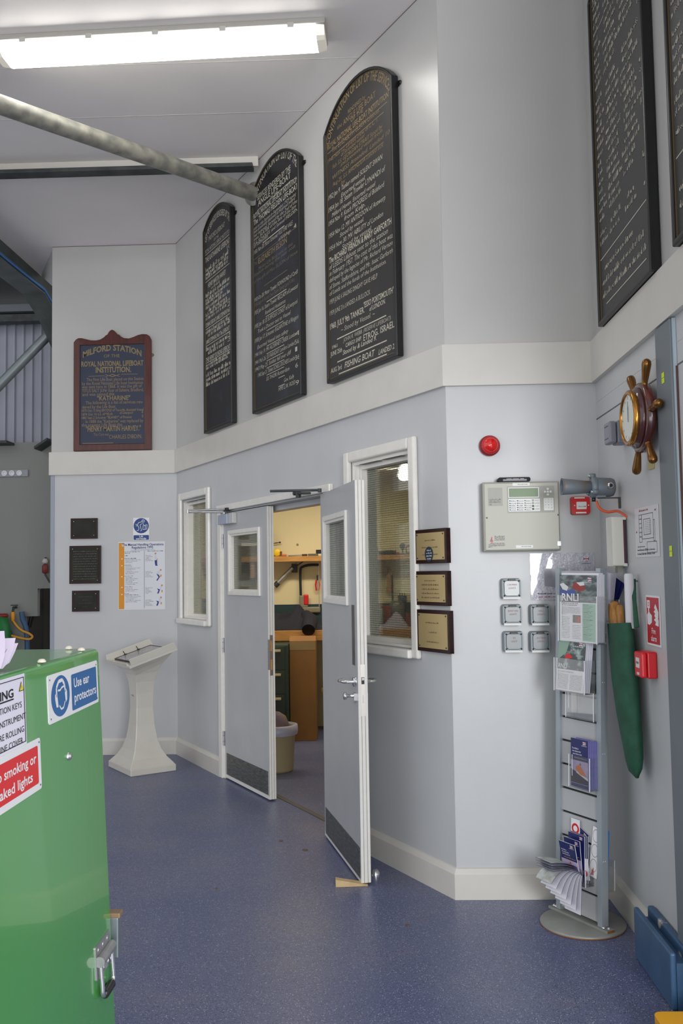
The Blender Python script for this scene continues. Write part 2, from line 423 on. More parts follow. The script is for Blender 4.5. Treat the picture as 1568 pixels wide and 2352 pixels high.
# ------------------------------------------------------------------ door frame and doors
b = MB(); t = 0.07
b.box(1.07, 1.14, 0, DH, 0, 0.022, white_gl).box(2.905, 2.985, 0, DH, 0, 0.022, white_gl).box(1.07, 3.01, DH, DH + 0.047, 0, 0.03, white_gl)
b.box(1.128, 1.152, 0, DH, -0.15, 0.004, white_gl).box(2.885, 2.905, 0, DH, -0.15, 0.004, white_gl).box(1.15, 2.887, DH - 0.012, DH, -0.15, 0.004, door_m)
b.box(1.15, 2.887, DH - 0.05, DH - 0.012, -0.15, -0.07, door_m)
struct(b.build('trim_6', matrix=FC.mat(), bevel=0.004))
struct(MB().box(1.15, 2.89, 0, 0.004, -0.13, -0.09, M('threshold_strip', (70, 66, 66), 0.5)).build('trim_7', matrix=FC.mat()))

def door(name, fr, length, hinge_at_start, vis, kick):
    root = bpy.data.objects.new(name, None); COL.objects.link(root); root.matrix_world = fr.mat(); struct(root)
    T = 0.05; z0, z1 = 0.012, 2.045; x0, x1, y0, y1 = vis
    a, e, c_, d = x0 + 0.045, x1 - 0.04, y0 + 0.035, y1 - 0.035
    b = MB()
    for q in ((0, a, z0, z1), (e, length, z0, z1), (a, e, z0, c_), (a, e, d, z1)): b.box(q[0], q[1], q[2], q[3], -T, 0, door_m)
    xe = length if hinge_at_start else 0
    for off in (-0.015, -0.034): b.box(length - 0.0005, length + 0.0008, z0, z1, off - 0.002, off, seam_m)
    b.box(length - 0.002, length + 0.0004, z0, z1, -T + 0.0003, -0.0003, white_gl)
    b.box(-0.0004, 0.002, z0, z1, -T + 0.0003, -0.0003, white_gl)
    b.box(0.0, length, z0 - 0.0004, z0 + 0.022, -0.001, 0.0006, white_gl)
    struct(b.build('door_leaf', root))
    b = MB()
    for zz in ((-0.002, 0.014), (-T - 0.012, -T + 0.002)): b.frame(x0, x1, y0, y1, 0.03, zz[0], zz[1], white_gl)
    b.frame(x0 + 0.028, x1 - 0.028, y0 + 0.028, y1 - 0.028, 0.018, -T, 0.004, white_gl)
    struct(b.build('glazing_bead', root, 0.004))
    struct(MB().box(a - 0.004, e + 0.004, c_ - 0.004, d + 0.004, -0.028, -0.022, mesh_glass).build('vision_glass', root))
    struct(MB().box(kick[0], kick[1], kick[2], kick[3], 0, 0.002, M('kick_plate', (122, 122, 118), 0.42, 0.85, var=0.35, scale=18, stretch=(1, 5, 1))).build('kick_plate', root))
    for z in (0.305, 1.02, 1.83):
        h = MB(); xx = -0.012 if hinge_at_start else length
        if name == 'door_2': h.X = Matrix.Translation((0, 0, -T)) @ Matrix.Diagonal((1, 1, -1, 1))
        h.tube([(xx, z - 0.055, 0.008), (xx, z + 0.055, 0.008)], 0.007, steel, 10).box(xx - 0.014, xx - 0.003, z - 0.055, z + 0.055, 0.0, 0.003, steel).box(xx + 0.003, xx + 0.022, z - 0.055, z + 0.055, 0.0, 0.003, steel)
        for k in (-0.022, 0.022): h.tube([(xx, z + k - 0.001, 0.008), (xx, z + k + 0.001, 0.008)], 0.0078, blackm, 10)
        struct(h.build('hinge', root))
    return root, T
# left leaf, shut in its frame
LF = Fr(FC.O + FC.u * 1.158, FC.u)
d1, T = door('door_1', LF, 0.842, True, (0.108, 0.722, 1.41, 1.905), (0.03, 0.82, 0.04, 0.2))
cl = MB()
struct(cl.box(0.0, 0.19, 1.955, 2.03, 0.0, 0.05, M('closer_body', (158, 166, 184), 0.35)).box(0.19, 0.275, 1.955, 2.035, 0.0, 0.035, M('closer_cap', (186, 186, 184), 0.35)).build('door_closer', d1, 0.004))
arm = MB()
arm.tube([(0.09, 2.036, 0.03), (0.09, 2.046, 0.03)], 0.014, steel)
arm.tube([(0.09, 2.05, 0.03), (0.02, 2.052, 0.30)], 0.009, steel, 8).tube([(0.02, 2.06, 0.30), (0.16, 2.068, 0.05)], 0.008, steel, 8)
arm.tube([(0.02, 2.04, 0.30), (0.02, 2.068, 0.30)], 0.013, steel, 10).box(0.13, 0.19, 2.05, 2.078, 0.02, 0.05, blackm)
struct(arm.build('closer_arm', d1))
lk = MB().box(0.8422, 0.8440, 0.86, 1.14, -0.034, -0.012, M('strike_plate', (150, 132, 124), 0.45, 0.7))
lk.box(0.8441, 0.8446, 0.90, 0.97, -0.03, -0.016, wood).box(0.8441, 0.8446, 1.03, 1.1, -0.03, -0.016, wood).box(0.835, 0.8435, 0.9, 1.11, -0.012, 0.001, steel)
struct(lk.build('strike_plate', d1))
# right leaf, folded right back towards the wall
RF0 = Fr((-0.318, 5.70, 0), (0.251, -0.968, 0)); RF = Fr(RF0.O + RF0.u * 0.082, RF0.u)
d2, T = door('door_2', RF, 0.893, True, (0.105, 0.713, 1.393, 1.902), (0.03, 0.882, 0.03, 0.182))
h = MB(); X, Z = 0.835, 1.008
for sgn, z0 in ((1, 0.0), (-1, -T)):
    h.lathe([(0.0, 0.012), (0.024, 0.012), (0.026, 0.0)], chrome, (X, Z, z0), (0, 0, sgn), 24)
    h.tube([(X, Z, z0), (X, Z, z0 + sgn * 0.045), (X - 0.01, Z, z0 + sgn * 0.058), (X - 0.03, Z, z0 + sgn * 0.062), (X - 0.10, Z - 0.004, z0 + sgn * 0.062), (X - 0.118, Z - 0.004, z0 + sgn * 0.055), (X - 0.12, Z - 0.004, z0 + sgn * 0.03)], 0.0095, chrome, 12)
struct(h.build('lever_handle', d2))
h = MB(); Z = 0.93
h.prism(rr(X - 0.014, X + 0.014, Z - 0.03, Z + 0.025, 0.013), 0, 0.012, chrome).lathe([(0.012, 0.01), (0.009, 0.025), (0.009, 0.045), (0.018, 0.048), (0.018, 0.062), (0.0, 0.063)], chrome, (X - 0.002, Z + 0.006, 0), (0, 0, 1), 20)
h.prism(rr(X - 0.014, X + 0.014, Z - 0.03, Z + 0.025, 0.013), -T - 0.012, -T, chrome)
struct(h.build('thumb_turn_lock', d2))
struct(MB().box(0.782, 0.845, 1.09, 1.40, 0, 0.0018, M('push_plate', (104, 104, 100), 0.4, 0.8, var=0.2, scale=10)).build('push_plate', d2))
h = MB().box(0.8939, 0.8952, 0.84, 1.10, -0.036, -0.014, M('lock_forend', (208, 204, 196), 0.35, 0.5))
h.box(0.895, 0.8958, 1.0, 1.035, -0.033, -0.017, blackm).box(0.895, 0.9, 1.02, 1.033, -0.031, -0.019, chrome).box(0.895, 0.8956, 0.905, 0.945, -0.028, -0.022, steel)
struct(h.build('lock_forend', d2))
ar = MB(); 
ar.tube([(0.08, 2.052, 0.02), (0.08, 2.075, 0.02)], 0.012, darksteel, 10).tube([(0.08, 2.066, 0.02), (-0.05, 2.07, 0.30)], 0.008, darksteel, 8)
struct(ar.build('closer_arm', d2))
hb = MB().tube([(2.60, 2.083, 0.03), (2.60, 2.083, 0.075)], 0.014, darksteel, 10).tube([(2.60, 2.083, 0.062), (2.93, 2.055, 0.12)], 0.008, darksteel, 8).box(2.58, 2.62, 2.06, 2.105, 0.03, 0.04, darksteel).tube([(2.66, 2.05, 0.07), (2.66, 2.09, 0.07)], 0.016, darksteel, 10)
struct(hb.build('trim_8', matrix=FC.mat()))

# ------------------------------------------------------------------ ceiling: beam, brace tube, fluorescent light
b = MB().box(-3.2, -0.76, 6.50, 6.60, 4.515, ZC, cream); struct(b.build('trim_9'))
g = tag(MB().box(-3.2, -0.795, 6.44, 6.54, 4.487, 4.515, darksteel).build('steel_beam'), 'dark galvanised steel angle under the cream strip across the ceiling', 'beam', kind='structure')
pw = FC.O + FC.u * 1.90 + Vector((0, 0, 4.325)); pl_ = at(0, 240, 4.8); dr = (pl_ - pw).normalized()
b = MB().tube([pw - dr * 0.02 + dr * 0.05, pw + dr * 3.6], 0.053, galv, 24); root = thing('brace_tube', 'fat galvanised steel tube slanting under the ceiling to the door wall', 'pipe', Matrix.Translation((0, 0, 0)))
b.build('tube', root)
rx = MB().lathe([(0.0, 0.0), (0.085, 0.0), (0.085, 0.012), (0.0, 0.012)], galv, pw + dr * 0.06 - dr * 0.02, dr, 20); rx.build('end_plate', root)

lamp_m = bpy.data.materials.new('lit_diffuser'); lamp_m.use_nodes = True
_b = lamp_m.node_tree.nodes['Principled BSDF']; _b.inputs['Base Color'].default_value = (0.9, 0.9, 0.88, 1); _b.inputs['Emission Color'].default_value = (1.0, 0.97, 0.90, 1); _b.inputs['Emission Strength'].default_value = 9.0
lampend = M('diffuser_end', (226, 220, 206), 0.3, emit=0.25)
def batten(label, cx, cy, zc, L, ang, group=None, h=0.115, w=0.21):
    root = thing('fluorescent_light', label, 'light', Matrix.Translation((cx, cy, zc)) @ Matrix.Rotation(ang, 4, 'Z'), group)
    tray = MB()
    pr = [(-w / 2 - 0.012, -0.05), (w / 2 + 0.012, -0.05), (w / 2 - 0.02, 0.0), (-w / 2 + 0.02, 0.0)]
    v = [(-L / 2, y, z) for y, z in pr] + [(L / 2, y, z) for y, z in pr]
    tray.add(v, [(0, 3, 2, 1), (4, 5, 6, 7), (0, 1, 5, 4), (1, 2, 6, 5), (2, 3, 7, 6), (3, 0, 4, 7)], M('light_tray', (176, 174, 168), 0.4))
    tray.build('housing', root, 0.006)
    pr = [(-w / 2, -0.05), (-w / 2 + 0.02, -h + 0.012), (-w / 2 + 0.05, -h), (w / 2 - 0.05, -h), (w / 2 - 0.02, -h + 0.012), (w / 2, -0.05)]
    def seg(x0, x1, mt, k0=1.0, k1=1.0):
        q = MB(); n = len(pr); v = [(x0, y * k0, -0.05 + (z + 0.05) * k0) for y, z in pr] + [(x1, y * k1, -0.05 + (z + 0.05) * k1) for y, z in pr]
        q.add(v, [(i, (i + 1) % n, n + (i + 1) % n, n + i) for i in range(n)] + [tuple(range(n - 1, -1, -1)), tuple(range(n, 2 * n))], mt); return q
    seg(-L / 2 + 0.05, L / 2 - 0.05, lamp_m).build('diffuser', root)
    seg(-L / 2 + 0.005, -L / 2 + 0.05, lampend, 0.9, 1.0).build('diffuser_end', root); seg(L / 2 - 0.05, L / 2 - 0.005, lampend, 1.0, 0.9).build('diffuser_end', root)
    for k in range(5):
        x = -L / 2 + L * (0.1 + 0.2 * k)
        for s in (-1, 1): MB().box(x - 0.018, x + 0.018, s * (w / 2 + 0.004) - 0.01, s * (w / 2 + 0.004) + 0.01, -0.068, -0.04, M('light_tray', (0, 0, 0))).build('clip', root, 0.003)
    return root
batten('long lit fluorescent batten on the white ceiling', -1.12, 4.96, ZC, 1.86, -0.035)

# ------------------------------------------------------------------ hall beyond the far wall's free end (left)
hall_lo = M('hall_lower_wall', (132, 134, 130), 0.5, var=0.03, scale=2)
corr = M('corrugated_cladding', (150, 154, 166), 0.4, 0.1, var=0.05, scale=4)
YW = 11.2
def hx(px): return at(px, 1300, YW).x
def hz(py): return at(60, py, YW).z
b = MB(); x0, x1 = -7.0, -1.9; zt, zb = 4.84, hz(1018); n = 46; pts = []
for i in range(n):
    xa = x0 + (x1 - x0) * i / n; w = (x1 - x0) / n
    pts += [(xa, 0), (xa + w * 0.62, 0), (xa + w * 0.70, -0.035), (xa + w * 0.92, -0.035)]
pts.append((x1, 0))
v = [(x, YW + y, zb) for x, y in pts] + [(x, YW + y, zt) for x, y in pts]; k = len(pts)
b.add(v, [(i, i + 1, k + i + 1, k + i) for i in range(k - 1)], corr)
struct(b.build('wall_hall_upper'))
b = MB()
xa, xb = hx(92), hx(63); z1, z2 = hz(1352), hz(1415)
b.box(-7, xb, YW - 0.08, YW, 0, zb, hall_lo).box(xb, xa, YW - 0.08, YW, z2, zb, hall_lo).box(xa, -1.9, YW - 0.08, YW, z1, zb, hall_lo)
struct(b.build('wall_hall_lower'))
b = MB().box(xb - 0.3, -1.9, YW + 0.5, YW + 0.55, 0, z1 + 0.1, M('dark_recess', (74, 70, 66), 0.7, var=0.1, scale=5))
for i in range(8): b.box(xb + 0.1 * i, xb + 0.1 * i + 0.01, YW + 0.49, YW + 0.5, 0, z1, darksteel)
struct(b.build('wall_hall_recess'))
b = MB().tube([at(88, 1352, YW + 0.1), at(66, 1440, YW + 0.1)], 0.03, blackm, 8); struct(b.build('trim_10'))
struct(MB().box(-7.1, -6.95, 9.0, 13, 0, 5.0, corr).build('wall_hall_side'))
b = MB(); b.hexa([(-7, 1.0, 8.6), (-3.27, 1.0, 8.6), (-1.9, YW + 0.1, 4.95), (-7, YW + 0.1, 4.95)], [(-7, 1.0, 8.66), (-3.27, 1.0, 8.66), (-1.9, YW + 0.1, 5.01), (-7, YW + 0.1, 5.01)], M('roof_sheet', (56, 60, 62), 0.6)); struct(b.build('roof_hall'))
# eaves rails
a_, b_ = at(0, 722, 10.9), at(90, 715, 10.9)
struct(MB().box(-7, -2.0, 10.9, 11.05, at(20, 738, 10.9).z, at(20, 722, 10.9).z, darksteel).box(-7, -2.0, 10.85, 11.1, at(20, 718, 10.9).z, at(20, 702, 10.9).z, M('purlin', (100, 104, 112), 0.5)).build('trim_11'))
# edge beam under the ceiling's open side, running along the hall and bending down into its column
YR = 9.9
def q(px, py, y=YR): return at(px, py, y)
pf = thing('portal_frame', 'dark steel edge beam and column at the open side of the ceiling', 'steel frame', Matrix.Identity(4)); pf['kind'] = 'structure'
wm, fmm, hm = M('rafter_web', (78, 84, 82), 0.55, 0.2, var=0.2, scale=6), M('rafter_flange', (92, 98, 96), 0.45, 0.25, var=0.25, scale=5), M('haunch_steel', (58, 62, 64), 0.55, 0.2)
path = [(1.0, 4.40), (8.1, 4.405), (9.05, 4.425), (9.50, 4.28), (10.0, 4.02), (10.25, 3.75)]
b = MB(); v = [(-3.27, y, z) for y, z in path] + [(-3.27, y, ZC - 0.001) for y, z in path] + [(-3.252, y, z) for y, z in path] + [(-3.252, y, ZC - 0.001) for y, z in path]; n = len(path)
f = []
for i in range(n - 1): f += [(i, n + i, n + i + 1, i + 1), (2 * n + i, 2 * n + i + 1, 3 * n + i + 1, 3 * n + i), (n + i, 3 * n + i, 3 * n + i + 1, n + i + 1), (i + 1, 2 * n + i + 1, 2 * n + i, i)]
b.add(v, f + [(0, 2 * n, 3 * n, n), (n - 1, 2 * n - 1, 4 * n - 1, 3 * n - 1)], wm).build('web', pf)
b = MB(); v = [(-3.44, y, z) for y, z in path] + [(-3.22, y, z) for y, z in path] + [(-3.44, y, z - 0.014) for y, z in path] + [(-3.22, y, z - 0.014) for y, z in path]; f = []
for i in range(n - 1): f += [(i, n + i, n + i + 1, i + 1), (2 * n + i + 1, 3 * n + i + 1, 3 * n + i, 2 * n + i), (i + 1, 2 * n + i + 1, 2 * n + i, i), (n + i, 3 * n + i, 3 * n + i + 1, n + i + 1)]
b.add(v, f + [(0, 2 * n, 3 * n, n), (n - 1, 2 * n - 1, 4 * n - 1, 3 * n - 1)], fmm).build('flange', pf)
MB().box(-3.46, -3.22, 10.0, 10.02, 0, 4.5, hm).box(-3.46, -3.22, 10.28, 10.3, 0, 4.5, hm).box(-3.35, -3.33, 10.02, 10.28, 0, 4.5, hm).build('column', pf)
tag(MB().tube([(-3.235, 1.5, 4.435), (-3.235, 8.1, 4.44), (-3.235, 8.6, 4.45), (-3.232, 9.05, 4.46), (-3.232, 9.5, 4.33), (-3.232, 9.9, 4.12)], 0.017, M('blue_hose', (50, 104, 160), 0.4), 10).build('air_hose'), 'blue hose clipped along the dark steel edge beam', 'hose')
struct(MB().hexa([(-2.857, 8.24, 4.22), (-2.83, 8.3, 4.22), (-3.20, 9.0, 4.56), (-3.22, 8.95, 4.56)], [(-2.857, 8.24, ZC), (-2.83, 8.3, ZC), (-3.20, 9.0, ZC), (-3.22, 8.95, ZC)], wall_up).build('wall_bulkhead'))
tag(MB().tube([q(116, 764, YR + 0.15), q(-40, 925, YR + 0.15)], 0.055, M('brace_paint', (128, 136, 140), 0.35, 0.3, var=0.1), 16).build('brace_tube'), 'grey steel brace tube crossing the corrugated cladding', 'pipe')
# ------------------------------------------------------------------ honours boards
pan_m = M('board_black', (26, 27, 29), 0.42, var=0.2, scale=4)
pan_m2 = M('board_brown_black', (38, 35, 34), 0.45, var=0.12, scale=4)
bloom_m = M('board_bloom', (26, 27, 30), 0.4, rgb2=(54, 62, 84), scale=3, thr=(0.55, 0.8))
def arch(x0, x1, y0, ys, rise, n=16):
    w = (x1 - x0) / 2; r = (w * w + rise * rise) / (2 * rise); cx, cy = (x0 + x1) / 2, ys + rise - r; a = math.asin(min(1, w / r))
    return [(x0, y0), (x1, y0)] + [(cx + r * math.sin(a - 2 * a * i / n), cy + r * math.cos(a - 2 * a * i / n)) for i in range(n + 1)]
class Board:
    def __init__(s, label, fr, u0, u1, z0, zs, rise, panel, T=0.045, group=None):
        s.fr, s.u0, s.z0, s.W, s.H, s.T = fr, u0, z0, u1 - u0, zs - z0, T
        s.root = thing('honours_board', label, 'board', fr.mat(u0, z0, 0.002), group)
        t = 0.022
        o = arch(0, s.W, 0, s.H, rise); i = arch(t, s.W - t, t, s.H, rise - t * 0.9)
        fr_o = MB().ring(o, i, 0, T, blackm).build('frame', s.root, 0.006, 2)
        gilt = MB().ring(arch(t - 0.001, s.W - t + 0.001, t - 0.001, s.H, rise - t * 0.9 + 0.001), arch(t + 0.004, s.W - t - 0.004, t + 0.004, s.H, rise - t * 0.9 - 0.004), T - 0.016, T - 0.010, M('gilt_bead', (120, 104, 76), 0.35, 0.6)); gilt.build('inner_bead', fr_o)
        s.b = MB(); s.b.prism(arch(t, s.W - t, t, s.H, rise - t * 0.9), 0.004, T - 0.014, panel); s.z = T - 0.0132
        for x in (-0.012, s.W + 0.012):
            h = MB().box(min(x, x + (0.03 if x < 0 else -0.03)), max(x, x + (0.03 if x < 0 else -0.03)), s.H - 0.06, s.H - 0.03, 0, 0.006, blackm).lathe([(0.012, 0), (0.012, 0.005), (0.004, 0.005)], blackm, (x + (0.008 if x > 0 else -0.008), s.H - 0.045, 0)); h.build('fixing_lug', s.root)
    def px(s, x, y):
        u, v = s.fr.on(x, y, s.T - 0.012); return u - s.u0, v - s.z0
    def line(s, t, a, e, h, mat=None, shear=0.0, bold=0.0, wave=None):
        mat = mat or silverp
        xa, ya = s.px(*a); xb, yb = s.px(*e); y = (ya + yb) / 2
        xa = max(0.035, min(xa, s.W - 0.1)); xb = max(xa + 0.03, min(xb, s.W - 0.032))
        if t == '-': s.b.rect(xa, xb, y - h / 2, y + h / 2, s.z, mat)
        elif t.startswith('~~'): s.b.scrib(xa, xb, y, h, mat, s.z)
        else: s.b.txt(t, xa, xb, y, h * .82, mat, s.z, shear, bold if bold else -.006, wave=wave)
    def lines(s, sc, ox, oy, rows):
        for r_ in rows:
            t, x0, y0, x1, y1, h = r_[:6]; kw = r_[6] if len(r_) > 6 else {}
            s.line(t, (ox + x0 / sc, oy + y0 / sc), (ox + x1 / sc, oy + y1 / sc), h, **kw)
    def arctxt(s, t, h, mat, rise, ys, inset=0.075, m=0.05, bold=0.01):
        """heading that follows the arched top"""
        w = s.W / 2 - m; r = (w * w + rise * rise) / (2 * rise); a = math.asin(min(1, w / r)); cx, cy = s.W / 2, ys - inset + rise - r
        L = 2 * a * r; vs, fs = glyphs(t, 0, bold); hi = max(v[0] for v in vs); q = h / 0.729
        out = []
        for v in vs:
            g = a - 2 * a * v[0] / hi; rr_ = r + v[1] * q; out.append((cx - rr_ * math.sin(g), cy + rr_ * math.cos(g), s.z))
        s.b.add(out, fs, mat)
    def done(s): s.b.build('lettered_panel', s.root)
IT = dict(shear=0.25); GD = dict(mat=gold); GI = dict(mat=gold, shear=0.25); BD = dict(bold=0.012); BI = dict(bold=0.012, shear=0.25)
dimp = M('faded_lettering', (112, 106, 92), 0.55); DM = dict(mat=dimp, shear=0.2)

b3 = Board('black arched board with gilt heading, tallest and nearest of the three on the door wall', FC, 3.03, 3.845, 2.716, 4.262, 0.19, pan_m2, group='service boards on the door wall')
b3.arctxt('CONTINUATION OF LIST OF THE SERVICES', 0.052, gold, 0.19, b3.H, 0.07, 0.05)
b3.lines(6.357, 730, 160, [
 ('RENDERED by', 440, 620, 690, 440, .03, GD), ('the', 285, 870, 350, 825, .03, GI), ('ANGLE LIFE BOAT', 370, 790, 840, 420, .045, GD), ('OF THE', 480, 745, 660, 640, .03, GD),
 ('ROYAL NATIONAL LIFE-BOAT INSTITUTION', 140, 1140, 1030, 440, .043, dict(mat=gold, bold=.012)), ('-', 140, 1170, 1010, 540, .004, GD),
 ('The ELIZABETH ELSON Lifeboat', 205, 1190, 900, 640, .040, GD), ('-', 205, 1230, 960, 665, .004, GD),
 ('1946 Nov 12. Landed crew of L.C.T.', 135, 1370, 880, 760, .032, GI), ('of Stranded vessel', 340, 1260, 680, 990, .030, GI),
 ('Feb. S.S. GEORGIAN STRAIT Stood by', 215, 1440, 940, 860, .032, GI), ('and prevented vessel from', 330, 1400, 940, 930, .030, GI),
 ('WITNESS Attended. Landed 10', 215, 1560, 1050, 980, .032, GI), ('-', 480, 1400, 960, 1100, .004, GD),
 ('Aug 25. S.S. RHONDDA Landed sick', 215, 1700, 955, 1130, .032, GI), ('by', 340, 1680, 400, 1640, .03, GI),
 ('1952 Jan 9. Tanker named SOLENT SWAN', 135, 1925, 945, 1300, .038, IT), ('Escorted vessel.', 340, 1870, 690, 1600, .034, IT),
 ('1954 Jan 18. Steam Trawler LYNANDI of', 130, 2095, 985, 1490, .04, IT), ('Milford Haven. Escorted vessel', 205, 2160, 840, 1690, .034, IT),
 ('1954 Nov 9. Ketch PROGRESS of Bideford', 135, 2290, 970, 1720, .038, IT), ('from Kelp.', 385, 2200, 690, 2000, .034, IT)])
b3.line('1954 Nov 12. MV ANTIGOON of Antwerp', (751.6, 548), (885, 462), .038, shear=.25); 
b3.line('1954 Nov 30. MV ABILITY of London', (753, 577), (880, 500), .038, shear=.25)
b3.lines(6.03, 730, 500, [
 ('Stood by vessel.', 305, 262, 635, 60, .034, IT), ('Stood by vessel.', 335, 428, 745, 180, .034, IT),
 ('The RICHARD VERNON & MARY GARFORTH', 155, 610, 1020, 120, .046, BD), ('of LEEDS Lifeboat sent to the station', 150, 710, 970, 240, .04, IT),
 ('in February 1957. The cost of this boat was', 150, 800, 1050, 290, .04, IT), ('defrayed by the legacies of Mr. Richard Vernon.', 150, 890, 1045, 390, .036, IT),
 ('of Stone, Staffordshire, and Mr. Isaac Garforth.', 150, 985, 1055, 495, .036, IT), ('of Leeds and the funds of the Institution.', 150, 1080, 945, 645, .034, IT),
 ('1959 JUNE 6 SAILING DINGHY GAVE HELP', 155, 1190, 825, 855, .036), ('1959 JUNE 21s LANDED A BULLOCK', 160, 1345, 725, 1080, .036),
 ('"ESSO PORTSMOUTH".', 635, 1230, 1075, 1045, .042, BI), ('of LONDON.', 715, 1290, 935, 1190, .034, BI), ('1960. JULY 9th TANKER.', 150, 1555, 645, 1320, .045, BD),
 ('~ Stood by Vessel. ~', 320, 1565, 790, 1375, .036, IT), ('-', 265, 1675, 945, 1365, .007), ('JOHN R. WEBB. (RESERVE LIFEBOAT)', 350, 1705, 1010, 1435, .03, IT),
 ('CARGO SHIP.', 385, 1785, 605, 1705, .03, BI), ('ETROG. ISRAEL.', 630, 1690, 1085, 1520, .046, BD), ('1961', 200, 1820, 270, 1790, .026, BD),
 ('Stood by & Landed 9.', 345, 1890, 810, 1705, .034, BI), ('JUNE 25th', 155, 1925, 335, 1865, .034, BD), ('-', 270, 1995, 955, 1705, .007),
 ('FISHING BOAT', 370, 2085, 790, 1910, .046, BI), ('LANDED 2.', 840, 1900, 1065, 1810, .036, BI), ('AUG 3rd', 165, 2165, 330, 2095, .036, BD), ('-', 290, 2155, 955, 1900, .007)])
b3.done()
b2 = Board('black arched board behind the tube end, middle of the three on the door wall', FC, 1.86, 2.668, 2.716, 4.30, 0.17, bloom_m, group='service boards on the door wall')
b2.arctxt('CONTINUATION OF LIST OF THE', 0.055, silverp, 0.17, b2.H, 0.06, 0.05)
b2.lines(7.84, 560, 350, [
 ('SERVICES RENDERED BY THE', 240, 850, 840, 340, .05, BD), ('ANGLE LIFE-BOAT', 255, 960, 840, 470, .055, BD), ('OF THE', 470, 850, 610, 740, .03), ('-', 240, 1030, 860, 520, .004),
 ('ROYAL NATIONAL LIFE-BOAT INSTITUTION', 160, 1200, 985, 520, .048, BD), ('The THOMAS FIELDEN LIFE-BOAT', 175, 1310, 970, 660, .05, BD),
 ('sent to this Station in September 1929 having', 165, 1400, 940, 790, .03, IT), ('been previously stationed at Holyhead before', 165, 1470, 920, 860, .03, IT),
 ('her removal. Served by the 2nd of the', 165, 1540, 960, 910, .03, IT), ('men. SLATER of the late of the late', 165, 1620, 940, 980, .03, IT),
 ('F.S. SCHOLES, and Samuel FIELDEN', 165, 1690, 970, 1050, .03, IT), ('of Todmorden.', 180, 1730, 440, 1520, .032, IT), ('-', 340, 1620, 730, 1330, .006),
 ('1930. Nov 20. Motor Schooner VULTURE VALE', 165, 1860, 880, 1300, .038, IT), ('of Killybegs.', 625, 1600, 850, 1430, .032, IT), ('4', 905, 1380, 945, 1350, .04), ('-', 165, 1880, 990, 1390, .003, DM),
 ('The', 180, 2060, 240, 2010, .035, DM), ('ELIZABETH ELSON', 260, 1990, 775, 1640, .052, dict(mat=gold, bold=.012)), ('Motor Life Boat sent to this', 265, 2100, 880, 1690, .03, DM),
 ('Station during the year cost', 180, 2200, 930, 1760, .03, DM), ('of the gift of Miss ELSON of Hove', 180, 2290, 965, 1900, .03, DM), ('-', 370, 2340, 780, 2180, .004, DM)])
b2.lines(7.35, 560, 640, [
 ('1933 Oct 28. Motor Trawler FOXHOUND of Cardiff', 150, 370, 940, -60, .036, IT), ('1934 Sept 4. Found Own Team Saying Land 5 Hrs.', 150, 480, 860, 70, .036, DM), ('-', 385, 380, 720, 190, .005),
 ('1935 Jan 16. Steam Trawler RECLAIM of Lowestoft', 150, 610, 930, 170, .038, IT), ('Rendered Assistance', 360, 600, 700, 410, .034, IT), ('-', 370, 640, 700, 445, .004),
 ('1935 Jan 18. SS SUFFOLK COAST of Liverpool', 150, 850, 910, 430, .038, IT), ('Took a Doctor out to Vessel', 240, 920, 790, 600, .034, IT), ('-', 385, 870, 670, 725, .004),
 ('1938 Jan 17. Schooner EGLANTINE of Ringarin', 150, 1085, 935, 690, .038, IT), ('Escorted Vessel into safety', 230, 1180, 750, 920, .034, IT), ('-', 385, 1140, 670, 985, .004),
 ('1941 Feb 19. MV ALDERNEY CREEK London', 155, 1335, 890, 970, .036, IT), ('4', 915, 950, 940, 940, .04), ('-', 385, 1265, 680, 1120, .004),
 ('1941 Mch 26. SS FARADAY London Landed', 155, 1460, 860, 1130, .036, IT), ('56', 880, 1110, 930, 1080, .04), ('1', 880, 1230, 900, 1220, .04), ('-', 385, 1390, 670, 1245, .004),
 ('1943 May 25. Soldier fell over cliff', 160, 1590, 800, 1270, .036, IT), ('36', 890, 1370, 940, 1345, .04), ('-', 385, 1510, 680, 1370, .004),
 ('1943 Sept 21. Tanker SCHELL DUCHESS London', 240, 1660, 870, 1370, .036, IT), ('6', 890, 1500, 915, 1490, .04), ('-', 385, 1620, 680, 1500, .004),
 ('SS THOR Rotterdam', 380, 1720, 770, 1550, .034, IT), ('-', 585, 1680, 690, 1630, .004), ('Gov. Kelly', 680, 1760, 850, 1660, .034, IT), ('HMS L.W. ROSS', 585, 1900, 870, 1780, .036, IT), ('9', 905, 1790, 930, 1780, .04), ('-', 585, 1830, 690, 1770, .004)])
b2.done()
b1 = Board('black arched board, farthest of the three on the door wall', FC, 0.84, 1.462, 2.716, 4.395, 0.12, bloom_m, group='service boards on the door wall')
b1.arctxt('LIST OF SERVICES RENDERED BY THE', 0.05, silverp, 0.12, b1.H, 0.10, 0.05)
